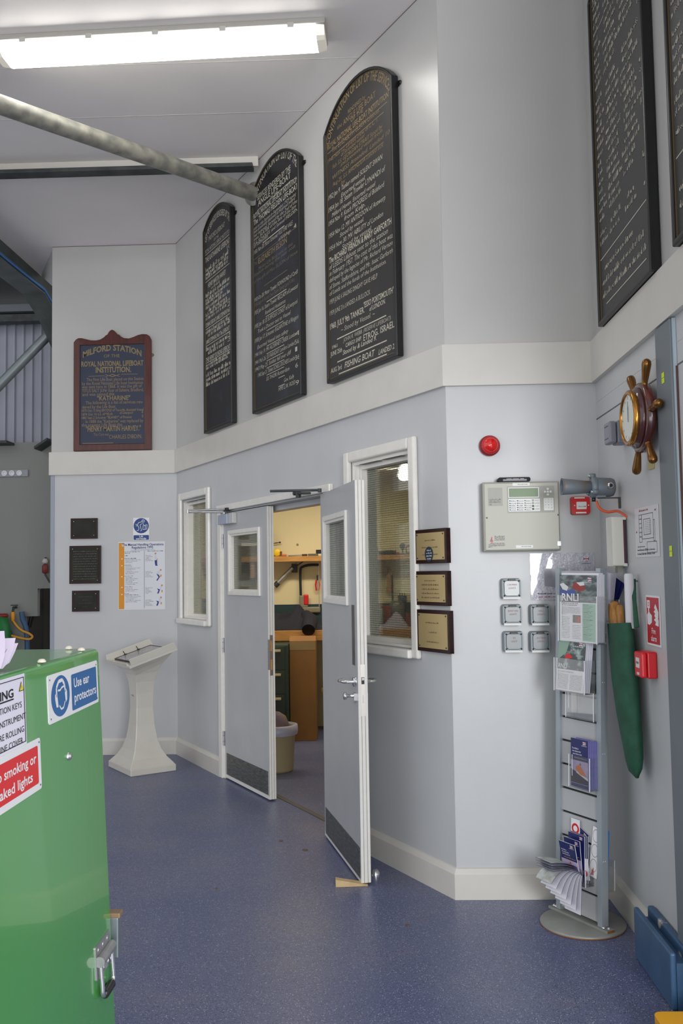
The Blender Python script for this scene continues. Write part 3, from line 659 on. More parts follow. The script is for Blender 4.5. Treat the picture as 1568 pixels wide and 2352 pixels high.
b1.lines(4.2, 440, 450, [
 ('MILFORD LIFEBOAT', 165, 430, 320, 300, .05), ('OF THE', 215, 430, 260, 400, .025), ('ROYAL NATIONAL LIFEBOAT INSTITUTION', 120, 560, 385, 350, .04), ('-', 120, 590, 388, 345, .005),
 ('THE KATHARINE LIFEBOAT', 130, 640, 370, 460, .055, BD), ('10', 372, 490, 388, 480, .04), ('~~', 115, 760, 365, 545, .035), ('~~', 115, 800, 350, 600, .035), ('~~', 115, 830, 350, 640, .035), ('-', 120, 850, 370, 645, .005),
 ('HENRY MARTIN HARVEY', 160, 870, 330, 770, .05, BD), ('~~', 190, 890, 270, 845, .025), ('~~', 110, 1000, 380, 800, .032), ('~~', 110, 1045, 380, 840, .032), ('~~', 110, 1070, 300, 940, .032),
 ('~~', 110, 1110, 365, 940, .032), ('~~', 165, 1110, 340, 1000, .032), ('~~', 130, 1170, 370, 1010, .032), ('~~', 110, 1210, 335, 1080, .032), ('2', 375, 1050, 388, 1040, .045),
 ('STEAM LIFEBOAT JAMES STEPHENS No3', 130, 1270, 370, 1120, .042, BD), ('-', 130, 1290, 370, 1140, .005), ('~~', 115, 1350, 345, 1200, .035), ('~~', 160, 1360, 380, 1210, .035), ('5', 375, 1210, 390, 1195, .05),
 ('JAMES STEPHENS No3 The LIFEBOAT', 130, 1440, 365, 1290, .042, BD), ('-', 130, 1455, 370, 1310, .005), ('~~', 115, 1510, 345, 1380, .035), ('~~', 160, 1530, 330, 1430, .035), ('3', 378, 1345, 392, 1335, .045), ('3', 378, 1390, 392, 1380, .045),
 ('THE HENRY DUNDAS LIFEBOAT', 130, 1610, 375, 1470, .045, BD), ('-', 130, 1620, 375, 1480, .005), ('~~', 135, 1655, 365, 1520, .03), ('~~', 130, 1685, 355, 1560, .03),
 ('~~', 115, 1760, 385, 1620, .035), ('~~', 115, 1800, 385, 1670, .035), ('~~', 115, 1850, 380, 1720, .035)])
b1.done()
def fineboard(label, u0, u1, zs, seed):
    rnd = random.Random(seed)
    b = Board(label, FE, u0, u1, 2.693, zs, 0.2, M('board_satin_grey', (38, 39, 42), 0.40), group='service boards on the right wall')
    y = b.H - 0.02; x0, x1 = 0.05, b.W - 0.1
    while y > 0.36:
        k = rnd.random()
        b.b.scrib(x0 + 0.0, x0 + rnd.uniform(0.08, 0.14), y, 0.024, silverp, b.z, rnd)
        b.b.scrib(x0 + rnd.uniform(0.15, 0.19), x0 + rnd.uniform(0.34, 0.40), y, 0.026, silverp, b.z, rnd)
        if k < 0.85: b.b.scrib(x0 + rnd.uniform(0.40, 0.46), x1 - rnd.uniform(-0.02, 0.10), y, 0.025, silverp, b.z, rnd)
        if k > 0.6: b.b.scrib(b.W - 0.08, b.W - 0.045, y, 0.028, silverp, b.z, rnd)
        y -= 0.043 if k < 0.85 else 0.07
    b.b.rect(0.04, b.W - 0.04, 0.30, 0.305, b.z, silverp)
    for yy in (0.235, 0.175, 0.115): b.b.scrib(0.06 + (0.05 if yy > 0.2 else 0), b.W - (0.25 if yy > .2 else 0.08), yy, 0.028, silverp, b.z, rnd)
    b.b.rect(0.12, b.W - 0.08, 0.075, 0.08, b.z, silverp)
    for yy in (b.H - 0.02, b.H - 0.18): b.b.rect(0.04, b.W - 0.04, yy - 0.012, yy - 0.008, b.z, silverp)
    b.done()
fineboard('dark board crowded with fine pale writing on the right wall, beside the corner', 0.27, 1.08, 4.25, 3)
fineboard('dark board cut off by the right edge of the picture above the clock', 1.335, 2.14, 4.25, 11)

# ------------------------------------------------------------------ mahogany board on the far wall
mah = M('mahogany', (88, 30, 18), 0.35, rgb2=(58, 20, 12), scale=5, thr=(0.3, 0.7), coat=0.3, stretch=(8, 1, 8))
blue_p = M('board_navy', (40, 48, 70), 0.5, var=0.15, scale=5, rgb2=(62, 80, 120), thr=(0.62, 0.85))
u0, u1, z0 = -0.925, -0.218, 2.694
root = thing('wooden_board', 'mahogany framed navy board with gold lettering and a scrolled top', 'board', FB.mat(u0, z0, 0.002)); Wd = u1 - u0
sx, ox, oy = 7.127, 150, 740
def mp(x, y):
    u, v = FB.on(ox + x / sx, oy + y / sx, 0.03); return u - u0, v - z0
def mpf(x, y):
    f = (x - 160) / 1240.0; yy = y + 60 * (f - 0.5); a = mp(x, yy); return a
top = [(160, 330), (175, 285), (215, 262), (270, 262), (340, 280), (420, 298), (500, 300), (570, 285), (630, 250), (665, 215), (690, 205), (705, 175), (730, 140), (765, 122), (800, 140), (835, 175), (850, 200), (880, 205), (910, 235), (960, 262), (1040, 268), (1110, 245), (1190, 210), (1260, 195), (1330, 198), (1375, 225), (1400, 290)]
tp = [mp(x, y) for x, y in top]; tp[0] = (0, tp[0][1]); tp[-1] = (Wd, tp[-1][1])
o = [(0, 0), (Wd, 0)] + tp[::-1]
ix0, iy1 = mp(240, 395)[0], mp(760, 368)[1]; ix1 = mp(1295, 350)[0]; iy0 = mp(760, 2000)[1] + 0.004
n = len(o)
inn = []
for k, p in enumerate(o):
    if k == 0: inn.append((ix0, iy0))
    elif k == 1: inn.append((ix1, iy0))
    else: inn.append((min(ix1, max(ix0, p[0])) if k not in (2, n - 1) else (ix1 if k == 2 else ix0), iy1))
MB().ring(o, inn, 0, 0.035, mah).build('frame', root, 0.005)
bd = MB().prism([(ix0 - 0.002, iy0 - 0.002), (ix1 + 0.002, iy0 - 0.002), (ix1 + 0.002, iy1 + 0.002), (ix0 - 0.002, iy1 + 0.002)], 0.002, 0.024, blue_p); zf = 0.0252
def ml(t, x0, y0, x1, y1, h, mat=gold, shear=0, bold=0, wave=None):
    a, c_ = mp(x0, y0), mp(x1, y1); y = (a[1] + c_[1]) / 2
    if t == '-': bd.rect(a[0], c_[0], y, y + h, zf, mat)
    else: bd.txt(t, max(a[0], ix0 + 0.01), min(c_[0], ix1 - 0.01), y, h, mat, zf, shear, bold, wave=wave)
gd = M('gold_dim', (128, 108, 84), 0.6)
ml('MILFORD STATION', 285, 600, 1245, 540, .055, bold=.03, wave=lambda f: 0.06 * (1 - (2 * f - 1) ** 2)); ml('OF THE', 630, 580, 885, 570, .03)
ml('ROYAL NATIONAL LIFEBOAT', 260, 740, 1285, 690, .048, bold=.03); ml('INSTITUTION.', 495, 830, 1075, 805, .05, bold=.03)
ml('-', 375, 890, 640, 880, .004); ml('-', 915, 860, 1180, 845, .004)
c0 = mp(770, 872); bd.ring([(c0[0] + dx, c0[1] + dy) for dx, dy in ((-.04, 0), (0, -.014), (.04, 0), (0, .014))], [(c0[0] + dx, c0[1] + dy) for dx, dy in ((-.02, 0), (0, -.008), (.02, 0), (0, .008))], zf - .0004, zf + .0002, gold)
for dx in (-1, 1): bd.poly([(c0[0] + dx * .06, c0[1] - .012), (c0[0] + dx * .07, c0[1] - .010), (c0[0] + dx * .035, c0[1] + .003), (c0[0] + dx * .03, c0[1])][::dx], gold, zf); bd.poly([(c0[0] + dx * .06, c0[1] + .012), (c0[0] + dx * .07, c0[1] + .010), (c0[0] + dx * .035, c0[1] - .003), (c0[0] + dx * .03, c0[1])][::-dx], gold, zf)
for t, x0, y0, x1, y1 in (('The First Life Boat placed on this Station', 345, 985, 1285, 925), ('by the Royal National Life boat Institution', 270, 1040, 1270, 1000), ('was sent here in 1868. It was the gift of', 270, 1095, 1250, 1055), ('TITUS SALT JUNr Esqr of Saltaire, Bradford,', 270, 1160, 1285, 1115), ('and was named the', 275, 1210, 800, 1195), ('The following is a list of services ren-', 330, 1360, 1270, 1310), ('dered by the Life Boat.', 275, 1420, 830, 1395)): ml(t, x0, y0, x1, y1, .030, gd, bold=.01)
ml('"KATHARINE"', 520, 1285, 1060, 1265, .042, bold=.02)
for t, x0, y0, x1, y1 in (('1870 Oct 13 Brig ERCOLE of Tenerife. Assisted Vessel', 265, 1480, 1280, 1435), ('1874 Oct 10 S.S. AMELIA', 265, 1535, 775, 1515), ('of Liverpool', 890, 1505, 1105, 1495), ('8', 1250, 1490, 1270, 1488), ('1882 Sept 2 Schooner "BLANEY" of Preston', 265, 1595, 1085, 1560), ('5', 1250, 1555, 1275, 1553)): ml(t, x0, y0, x1, y1, .024, gold, bold=.01)
ml('In 1888 the "Katharine" was replaced by', 330, 1665, 1275, 1620, .03, gd, bold=.01); ml('the present Life Boat the', 265, 1715, 930, 1690, .03, gd, bold=.01)
ml('"HENRY MARTIN HARVEY."', 335, 1800, 1235, 1760, .048, bold=.02); ml('The Cost was', 460, 1865, 710, 1850, .026, gd); ml('CHARLES DIBDIN.', 715, 1920, 1255, 1885, .038)
ml('-', 275, 1995, 780, 1975, .006, gd)
bd.build('lettered_panel', root)
for (x, y), s in (((1415, 525), 1), ((145, 600), -1)):
    a = mp(x, y); MB().ring(circ(a[0], a[1], .014, 12), circ(a[0], a[1], .006, 12), 0, .006, M('brass_lug', (120, 96, 60), .4, .7)).build('hanging_lug', root)

# ------------------------------------------------------------------ plaques
darkwood = M('dark_wood', (46, 18, 14), 0.35, rgb2=(28, 11, 9), scale=4, spec=0.3, stretch=(1, 8, 1))
brass = M('engraved_brass', (190, 168, 120), 0.38, 0.5, var=0.06, scale=5)
bronze = M('tarnished_bronze', (36, 36, 31), 0.4, 0.3, var=0.35, spec=0.3, scale=7)
def plaque(fr, px0, py0, px1, py1, face, label, group, T=0.02, ins=0.02, rows=6, txtm=None, extra=None, rows2=None):
    u0, v0 = fr.on(px0, py1, 0.01); u1, v1 = fr.on(px1, py0, 0.01)
    root = thing('plaque', label, 'plaque', fr.mat(u0, v0, 0.001), group); w, h = u1 - u0, v1 - v0
    MB().prism([(0, 0), (w, 0), (w, h), (0, h)], 0, T, darkwood).build('backboard', root, 0.006, 3)
    b = MB().prism([(ins, ins), (w - ins, ins), (w - ins, h - ins), (ins, h - ins)], T - .001, T + 0.003, face); z = T + 0.0034
    txtm = txtm or ink
    if rows2:
        for t, f, hh, wd in rows2: b.txt(t, w / 2 - wd * w, w / 2 + wd * w, h * f, hh, txtm, z)
    rnd = random.Random(int(px0 + py0))
    for k in range(rows):
        y = h - ins - 0.02 - (h - 2 * ins - 0.03) * (k + 0.6) / rows; hw = (w / 2 - ins - 0.015) * (1 if rows > 6 else rnd.uniform(.25, 1)); b.scrib(w / 2 - hw, w / 2 + hw, y, 0.008 if rows > 6 else .007, txtm, z, rnd)
    if extra: extra(b, w, h, z)
    plate_o = b.build('engraved_plate', root)
    for x in (ins + .009, w - ins - .009):
        for y in (ins + .009, h - ins - .009): MB().lathe([(0.0, .003), (.003, .0026), (.0042, 0)], chrome if face is bronze else blackm, (x, y, T + .003), (0, 0, 1), 10).build('screw', plate_o)
    return root
G3 = 'bronze plaques on the far wall'
lb = M('reflected_gold', (150, 122, 56), 0.5)
def lifeb(b, w, h, z): pass
plaque(FB, 163, 1190, 224, 1238, bronze, 'small dark bronze plaque above the large one under the mahogany board', G3, rows=0, extra=lifeb)
plaque(FB, 160, 1253, 232, 1341, bronze, 'large dark bronze plaque with rows of engraving, middle of the three', G3, rows=12, txtm=M('engraving_pale', (100, 98, 88), .5))
plaque(FB, 166, 1356, 228, 1405, bronze, 'small dark bronze plaque, lowest of the three on the far wall', G3, rows=4, txtm=M('engraving_dim', (78, 76, 68), .5))
G4 = 'brass plaques beside the window'
navyrec = M('navy_sticker', (22, 44, 58), .5)
def medal(b, w, h, z):
    b.poly(circ(w * .47, h * .27, .038, 24), navyrec, z + .0003)
    for k in range(4): b.scrib(w * .47 - .027 + .006 * abs(k - 1.5), w * .47 + .027 - .006 * abs(k - 1.5), h * .27 + .016 - k * .014, .007, paper, z + .0006, random.Random(k))
eng = M('engraving_brown', (104, 84, 52), .5)
plaque(FC, 959, 1212, 1030, 1295, brass, 'square brass plaque with a round dark blue sticker, topmost beside the window', G4, .024, .018, 3, eng, medal)
plaque(FC, 959, 1311, 1032, 1389, brass, 'square brass plaque on dark wood, second down beside the window', G4, .024, .018, 5, eng)
plaque(FC, 964, 1403, 1037, 1493, brass, 'square brass plaque on dark wood, lowest beside the window', G4, .024, .018, 3, eng)

# ------------------------------------------------------------------ signs on the far wall
signblue = M('mandatory_blue', (20, 62, 128), .4); signwhite = M('sign_white', (228, 228, 230), .35)
u0, v0 = FB.on(306, 1241); u1, v1 = FB.on(343, 1189)
w, h = u1 - u0, v1 - v0
b = MB().prism([(0, 0), (w, 0), (w, h), (0, h)], 0, .003, signwhite); cx, cy, r = w / 2, h - w * .49, w * .47
b.poly(circ(cx, cy, r, 32), signblue, .0034).poly(rr(.004, w - .004, .003, h * .225, .006), signblue, .0034)
b.txt('Lift', w * .38, w * .62, h * .125, .017, signwhite, .0038, 0, .02).txt('correctly', w * .18, w * .82, h * .035, .017, signwhite, .0038, 0, .02)
def stroke(b, pts, t, mat, z):
    for (x0, y0), (x1, y1) in zip(pts, pts[1:]):
        d = Vector((x1 - x0, y1 - y0)); L = d.length or 1; n = Vector((-d.y, d.x)) / L * t / 2
        b.poly([(x0 + n.x, y0 + n.y), (x0 - n.x, y0 - n.y), (x1 - n.x, y1 - n.y), (x1 + n.x, y1 + n.y)], mat, z)
def S(p): return [(cx + x * r, cy + y * r) for x, y in p]
b.ring(S([(x, y) for x, y in circ(.25, .62, .19, 14)]), S([(x, y) for x, y in circ(.25, .62, .12, 14)]), .0034, .0038, signwhite)
for p in ([(.05, .5), (-.35, .42), (-.5, .1), (-.3, -.25), (-.35, -.6), (-.6, -.62)], [(.1, .3), (-.15, .1), (-.05, -.3), (.05, -.6), (-.1, -.68)], [(.2, .35), (.35, .05), (.5, -.05)], [(.25, .0), (.78, .12), (.72, -.45), (.22, -.5), (.25, 0)], [(.55, .06), (.5, -.47)], [(-.75, .2), (-.55, .15)], [(-.7, 0), (-.5, 0)]): stroke(b, S(p), r * .06, signwhite, .0038)
tag(b.build('lift_sign', matrix=FB.mat(u0, v0, .001)), 'white sign with a blue disc of a lifting figure, reading Lift correctly', 'sign')

u0, v0 = FB.on(272, 1401); u1, v1 = FB.on(379, 1243); w, h = u1 - u0, v1 - v0
orange = M('poster_orange', (214, 140, 14), .45); navy = M('poster_navy', (30, 40, 110), .5)
b = MB().prism([(0, 0), (w, 0), (w, h), (0, h)], 0, .0015, M('poster_white', (214, 216, 222), .35))
P = lambda x, y: ((x - 140) / 1270 * w, h - (y - 150) / 1895 * h); z = .0018
q0, q1 = P(150, 2025), P(300, 180); b.rect(q0[0], q1[0], q0[1], q1[1], z, orange); a = P(235, 275); e = P(300, 215); b.rect(a[0], e[0], a[1], e[1], z + .0002, M('poster_white', (0, 0, 0)))
def pt(t, x0, y, x1, hh, mat, bold=.0): a = P(x0, y); e = P(x1, y); b.txt(t, a[0], e[0], a[1], hh, mat, z + .0005, 0, bold)
pt('The Manual Handling Operations', 240, 262, 1370, .021, navy, .02); pt('Regulations 1992', 505, 342, 1090, .021, navy, .02)
def ps(x0, y, x1, hh=.006, mat=inkgrey): a = P(x0, y); e = P(x1, y); b.scrib(a[0], e[0], a[1], hh, mat, z + .0003, random.Random(int(y + x0)))
ps(495, 390, 1120, .006, navy); ps(310, 440, 745, .008, navy); ps(310, 480, 450, .008, navy); ps(930, 430, 1340, .008, navy)
for y in (550, 628, 812, 1115, 1415, 1600, 1640): ps(310, y, 420 + (y * 7 % 350), .008, ink)
for y in (665, 705, 740, 855, 895, 930, 970, 1005, 1045, 1155, 1190, 1230, 1270, 1305, 1345, 1455, 1490, 1530, 1680, 1720, 1758, 1795, 1835): ps(335, y, 500 + (y * 13 % 300), .006)
for y0 in (545, 995, 1450, 1790):
    for k in range(5): ps(875, y0 + k * 37, 960 + ((y0 + k * 50) * 7 % 150), .006)
a = P(840, 2010); e = P(850, 410); b.rect(a[0], e[0], a[1], e[1], z + .0002, inkgrey)
for y in (625, 815, 1120, 1420, 1615): b.poly([P(222, y - 20), P(222, y + 22), P(265, y)], signwhite, z + .0005)
skin = M('poster_skin', (196, 140, 90), .5); trous = M('poster_trousers', (40, 50, 130), .5); shirt = M('poster_shirt', (196, 206, 222), .5)
for k, (hx_, hy_, pose) in enumerate(((1150, 490, 0), (1290, 950, 1), (1320, 1380, 2), (1295, 1715, 2))):
    b.poly([P(*c_) for c_ in circ(hx_, hy_, 26, 12)][::-1], skin, z + .0004)
    if pose == 0: T_ = [(1125, 530), (1175, 545), (1190, 690), (1125, 690)]; L_ = [(1125, 680), (1195, 680), (1195, 800), (1210, 832), (1150, 832), (1135, 780)]
    elif pose == 1: T_ = [(hx_ - 90, hy_ + 30), (hx_ - 20, hy_ + 25), (hx_ - 40, hy_ + 150), (hx_ - 110, hy_ + 130)]; L_ = [(hx_ - 120, hy_ + 100), (hx_ - 50, hy_ + 140), (hx_ - 20, hy_ + 190), (hx_ - 90, hy_ + 300), (hx_ - 120, hy_ + 285), (hx_ - 60, hy_ + 200)]
    else: T_ = [(hx_ - 50, hy_ + 20), (hx_ + 5, hy_ + 30), (hx_ - 20, hy_ + 130), (hx_ - 65, hy_ + 130)]; L_ = [(hx_ - 135, hy_ + 80), (hx_ - 55, hy_ + 110), (hx_ - 60, hy_ + 150), (hx_ - 90, hy_ + 230), (hx_ - 130, hy_ + 220), (hx_ - 95, hy_ + 140)]
    b.poly([P(*c_) for c_ in T_][::-1], shirt, z + .0003); b.poly([P(*c_) for c_ in L_][::-1], trous, z + .0003)
    b.poly([P(hx_ - 10 + (60 if pose == 0 else 0), hy_ + 130), P(hx_ + 25 + (30 if pose == 0 else 0), hy_ + 130), P(hx_ + 20 + (30 if pose == 0 else 0), hy_ + 190), P(hx_ - 15 + (30 if pose == 0 else 0), hy_ + 190)][::-1], orange, z + .0005)
tag(b.build('poster', matrix=FB.mat(u0, v0, .001)), 'white safety poster with an orange stripe below the lift sign', 'poster')
# ------------------------------------------------------------------ wall with the alarm panel
def wallthing(name, label, cat, fr, u, v, off=0.001, group=None): return thing(name, label, cat, fr.mat(u, v, off), group)
# red flashing beacon
u, v = FD.on(1125, 1023, 0.03)
root = wallthing('alarm_beacon', 'round red flashing beacon above the grey alarm panel', 'alarm light', FD, u, v)
MB().lathe([(0, 0), (.050, 0), (.051, .02), (.046, .026), (0.0, .026)], M('beacon_base', (150, 28, 40), .4), n=32).build('base', root)
b = MB().lathe([(.043, .026), (.043, .048), (.038, .056), (0.0, .056)], redpl, n=32)
for k in range(30):
    a = 2 * math.pi * k / 30; c_, s_ = math.cos(a) * .0435, math.sin(a) * .0435
    b.tube([(c_, s_, .028), (c_, s_, .047)], .0016, M('beacon_rib', (110, 12, 18), .4), 5)
b.build('ribbed_collar', root)
MB().lathe([(.036, .054), (.034, .064), (.026, .074), (.014, .080), (0, .082)], M('beacon_lens', (210, 20, 18), .08, coat=0.8), n=32).build('lens', root)

# fire alarm control panel
u0, v0, w, h = 0.162, 1.658, 0.369, 0.337
pg = M('panel_grey', (176, 176, 164), .42); pg2 = M('panel_inset', (158, 158, 148), .45); pw_ = M('panel_key_white', (216, 217, 214), .4); lcd = M('lcd_green', (112, 136, 100), .45)
root = wallthing('fire_alarm_unit', 'grey fire alarm control panel with a display and keypad', 'alarm panel', FD, u0, v0)
T = .08; F = lambda x, y: ((x - 75) / 1370 * w, h - (y - 155 + (x - 75) * 0.0) / 1240 * h)
MB().box(0, w, 0, h, 0, T - .012, M('panel_side', (148, 148, 140), .45)).build('back_box', root, .004)
b = MB().prism([(0.001, 0.001), (w - .001, 0.001), (w - .001, h - .001), (0.001, h - .001)], T - .012, T, pg, inset=.008); z = T + .0004
def rc(x0, y0, x1, y1, mat, zz=0): a, e = F(x0, y1), F(x1, y0); b.rect(a[0], e[0], a[1], e[1], z + zz, mat)
rc(165, 260, 425, 585, pg2); rc(610, 180, 915, 232, pw_); rc(640, 1290, 945, 1338, pw_); rc(505, 240, 1350, 715, pg2)
def tx(t, x0, y, x1, hh, mat=ink, bold=.0): a, e = F(x0, y), F(x1, y); b.txt(t, a[0], e[0], a[1], hh, mat, z + .0008, 0, bold)
tx('FIRE ALARM PANEL', 700, 215, 880, .0045); tx('FIRE ALARM PANEL', 735, 1320, 910, .0045); tx('CE', 190, 568, 225, .006)
for y in (472, 500, 527): a, e = F(185, y), F(400, y); b.scrib(a[0], e[0], a[1], .004, inkgrey, z + .0008)
for y in (1130, 1150, 1172, 1196): a, e = F(265, y), F(440, y); b.scrib(a[0], e[0], a[1], .0045, inkgrey, z + .0008, random.Random(y))
for y, x0 in ((1255, 185), (1278, 148), (1298, 165), (1318, 145)): a, e = F(x0, y), F(440 if y < 1310 else 220, y); b.scrib(a[0], e[0], a[1], .004, inkgrey, z + .0008, random.Random(y))
lg = M('logo_red', (170, 26, 40), .4)
b.poly([F(150, 1220), F(178, 1220), F(212, 1130), F(220, 1130), F(222, 1240), F(206, 1240), F(204, 1175), F(190, 1220)], lg, z + .0008); b.poly([F(185, 1195), F(235, 1195), F(235, 1212), F(185, 1212)][::-1], lg, z + .001)
cov_o = b.build('cover', root)
a, e = F(518, 452), F(1080, 260)
q = MB(); q.frame(a[0], e[0], a[1], e[1], .006, T, T + .006, pw_); q.rect(a[0] + .005, e[0] - .005, a[1] + .005, e[1] - .005, T + .002, lcd); q.build('display', cov_o, .002)
b = MB(); a, e = F(522, 692), F(1088, 465); b.prism(rr(a[0], e[0], a[1], e[1], .003), T, T + .004, pw_); z = T + .0045
for cx_ in (540, 675, 810):
    for cy_ in (500, 543, 583, 622, 660):
        rc(cx_, cy_ - 10, cx_ + 22, cy_ + 10, inkgrey); a1, e1 = F(cx_ + 28, cy_ + 8), F(cx_ + 115, cy_); b.scrib(a1[0], e1[0], a1[1], .004, inkgrey, z, random.Random(cy_ + cx_)); rc(cx_ + 28, cy_ + 14, cx_ + 120, cy_ + 16, inkgrey)
for cy_, mt in ((497, pg2), (545, pg2), (597, inkgrey), (650, inkgrey)):
    rc(942, cy_ - 18, 982, cy_ + 18, mt); a1, e1 = F(998, cy_ + 6), F(1070, cy_); b.scrib(a1[0], e1[0], a1[1], .004, inkgrey, z, random.Random(cy_))
b.build('indicator_panel', cov_o)
b = MB(); a, e = F(1155, 680), F(1328, 458); b.prism(rr(a[0], e[0], a[1], e[1], .003), T, T + .004, pw_); z = T + .0045
for r_, row in enumerate(('123', '456', '789', '*0#')):
    for k, ch in enumerate(row): a1 = F(1180 + k * 52, 492 + r_ * 50); b.txtc(ch, a1[0], a1[1], .006, inkgrey, z)
b.build('keypad', cov_o)
for dx, dy in ((0, 0), (-50, 0), (50, 0), (0, -50), (0, 50)):
    a, e = F(1232 + dx - 20, 347 + dy + 19), F(1232 + dx + 20, 347 + dy - 19); MB().box(a[0], e[0], a[1], e[1], T, T + .004, pw_).build('button', cov_o, .001)
for x, y in ((134, 793), (1405, 760)): a = F(x, y); MB().lathe([(0, .003), (.003, .003), (.0042, 0)], inkgrey, (a[0], a[1], T), (0, 0, 1), 12).build('screw', cov_o)
a, e = F(1378, 1310), F(1440, 1230); MB().prism(rr(a[0], e[0], a[1], e[1], .003), T, T + .0012, steel).build('lock_plate', cov_o)
# black handset lying on the panel
u, v = FD.on(1179, 1100, .04)
b = MB(); b.prism(rr(-.078, .078, -.0, .022, .009), .005, .06, M('handset_black', (10, 10, 14), .5, spec=.2)).prism(rr(-.055, .06, .004, .013, .002), .06, .0606, M('grey_label', (110, 108, 120), .4))
for x0, x1 in ((-.038, -.012), (-.008, .022), (.028, .046)): b.rect(x0, x1, .0135, .0152, .0608, paper)
tag(b.build('black_handset', matrix=FD.mat(u, 1.996, .004)), 'black plastic device lying on top of the grey alarm panel', 'device')

# red wall unit under the horn
u0, v0 = FD.on(1311, 1183, .02); u1, v1 = FD.on(1354, 1140, .02); w = u1 - u0; h = v1 - v0
root = wallthing('alarm_call_point', 'square red wall unit with a white label under the horn', 'call point', FD, u0, v0)
MB().prism(rr(0, w, 0, h, .012), 0, .034, redpl, inset=.003).build('housing', root, .002)
b = MB().prism(rr(w * .26, w * .78, h * .3, h * .7, .003), .034, .0352, pw_); z = .0356
b.rect(w * .16, w * .7, h * .88, h * .95, .0346, pw_).rect(w * .22, w * .76, h * .07, h * .15, .0346, pw_).scrib(w * .35, w * .72, h * .42, .005, lg, z)
b.build('label_plate', root)
for x in (.17, .89): MB().lathe([(0, .002), (.004, .001), (.0045, 0)], chrome, (w * x, h * .5, .034), (0, 0, 1), 10).build('screw', root)

# laminated notice
u0, v0 = FD.on(1219, 1379); u1, v1 = FD.on(1364, 1269); w = u1 - u0; h = v1 - v0
lam = M('laminate', (186, 186, 198), .10, bump=.9, bscale=45, coat=1.0)
b = MB(); nx, ny = 14, 8; v = []
for j in range(ny + 1):
    for i in range(nx + 1): v.append((w * i / nx, h * j / ny, .002 + .0016 * math.sin(i * 1.9 + j * .7) * math.sin(j * 1.3)))
v += [(x, y, 0) for x, y, _ in v]
k = (nx + 1) * (ny + 1)
b.add(v, [(j * (nx + 1) + i, j * (nx + 1) + i + 1, (j + 1) * (nx + 1) + i + 1, (j + 1) * (nx + 1) + i) for j in range(ny) for i in range(nx)], lam, True)
b.add(v[k:], [(j * (nx + 1) + i + 1, j * (nx + 1) + i, (j + 1) * (nx + 1) + i, (j + 1) * (nx + 1) + i + 1) for j in range(ny) for i in range(nx)], lam)
z = .0042; b.poly([(w * .22, h * .30), (w * .5, h * .27), (w * .5, h * .66), (w * .21, h * .68)], M('plan_grey', (150, 150, 158), .2), z)
b.scrib(w * .1, w * .45, h * .13, .006, ink, z).scrib(w * .12, w * .45, h * .06, .006, lg, z)
def flagmark(b, x, y, s, z):
    r1_, bl = M('flag_red', (190, 30, 44), .4), M('flag_blue', (24, 44, 110), .4)
    b.poly([(x - s, y - .7 * s), (x + s, y - .55 * s), (x + s, y + .55 * s), (x - s, y + .7 * s)], paper, z)
    for sx_ in (-1, 1):
        for sy_ in (-1, 1): 
            p = [(x + sx_ * .2 * s, y + sy_ * .15 * s), (x + sx_ * .95 * s, y + sy_ * .15 * s), (x + sx_ * .95 * s, y + sy_ * .5 * s)]
            b.poly(p if sx_ * sy_ > 0 else p[::-1], bl, z + .0002)
    b.poly([(x - s, y - .1 * s), (x + s, y - .1 * s), (x + s, y + .1 * s), (x - s, y + .1 * s)], r1_, z + .0003).poly([(x - .1 * s, y - .62 * s), (x + .1 * s, y - .62 * s), (x + .1 * s, y + .62 * s), (x - .1 * s, y + .62 * s)], r1_, z + .0003)
flagmark(b, w * .87, h * .87, .014, z); b.txt('Lifeboats', w * .80, w * .94, h * .76, .007, signblue, z)
o = b.build('laminated_notice', matrix=FD.mat(u0, v0, .0008)); tag(o, 'glossy laminated notice pinned behind the leaflet rack, catching the light', 'notice')

# light switches in weatherproof boxes
sw_g = M('switch_grey', (132, 144, 150), .4); sw_c = M('switch_cover', (116, 126, 130), .3, coat=.2); sw_line = M('switch_gasket', (40, 48, 52), .5); swred = M('marker_red', (150, 70, 70), .6)
def switch(px, py, label, words):
    u, v = FD.on(px, py, .04)
    root = wallthing('light_switch', label, 'switch', FD, u, v, group='weatherproof light switches'); s = .0495
    MB().prism(rr(-s, s, -s, s, .012), 0, .05, sw_g, inset=.004).build('box', root, .003)
    b = MB().prism(rr(-.038, .038, -.036, .04, .016, 5), .05, .0515, sw_line).prism(rr(-.0355, .0355, -.0335, .0375, .014, 5), .0515, .055, sw_c)
    for i, t in enumerate(words): b.txtc(t, 0.002, .015 - i * .016, .009, swred, .0556, .1, al='C', cond=.85)
    flap = b.build('clear_flap', root)
    MB().box(-.018, .018, .038, .047, .047, .058, blackpl).build('hinge', flap, .002)
    MB().box(-.042, .04, -.050, -.041, .03, .054, pw_).build('label_strip', root)
    for x in (-.036, .036):
        for y in (-.034, .037): MB().lathe([(0, .001), (.004, .0008), (.0045, 0)], blackpl, (x, y, .0495), (0, 0, 1), 10).build('screw', root)
switch(1174, 1352, 'grey switch box on its own in the top row under the alarm panel', ['CAR PARK', 'LIGHTS'])
switch(1176, 1412, 'grey switch box in the middle row, nearer the door wall', ['BOAT HSE', 'LIGHTS'])
switch(1240, 1412, 'grey switch box in the middle row, nearer the leaflet rack', ['HALL', 'LIGHTS'])
switch(1179, 1474, 'grey switch box in the bottom row, nearer the door wall', ['EX', 'LIGHT'])
switch(1240, 1474, 'grey switch box in the bottom row, nearer the leaflet rack', ['OUTSIDE', 'LIGHTS'])
switch(1301, 1412, 'grey switch box half hidden behind the leaflet rack, upper of two', [])
switch(1302, 1474, 'grey switch box half hidden behind the leaflet rack, lower of two', [])

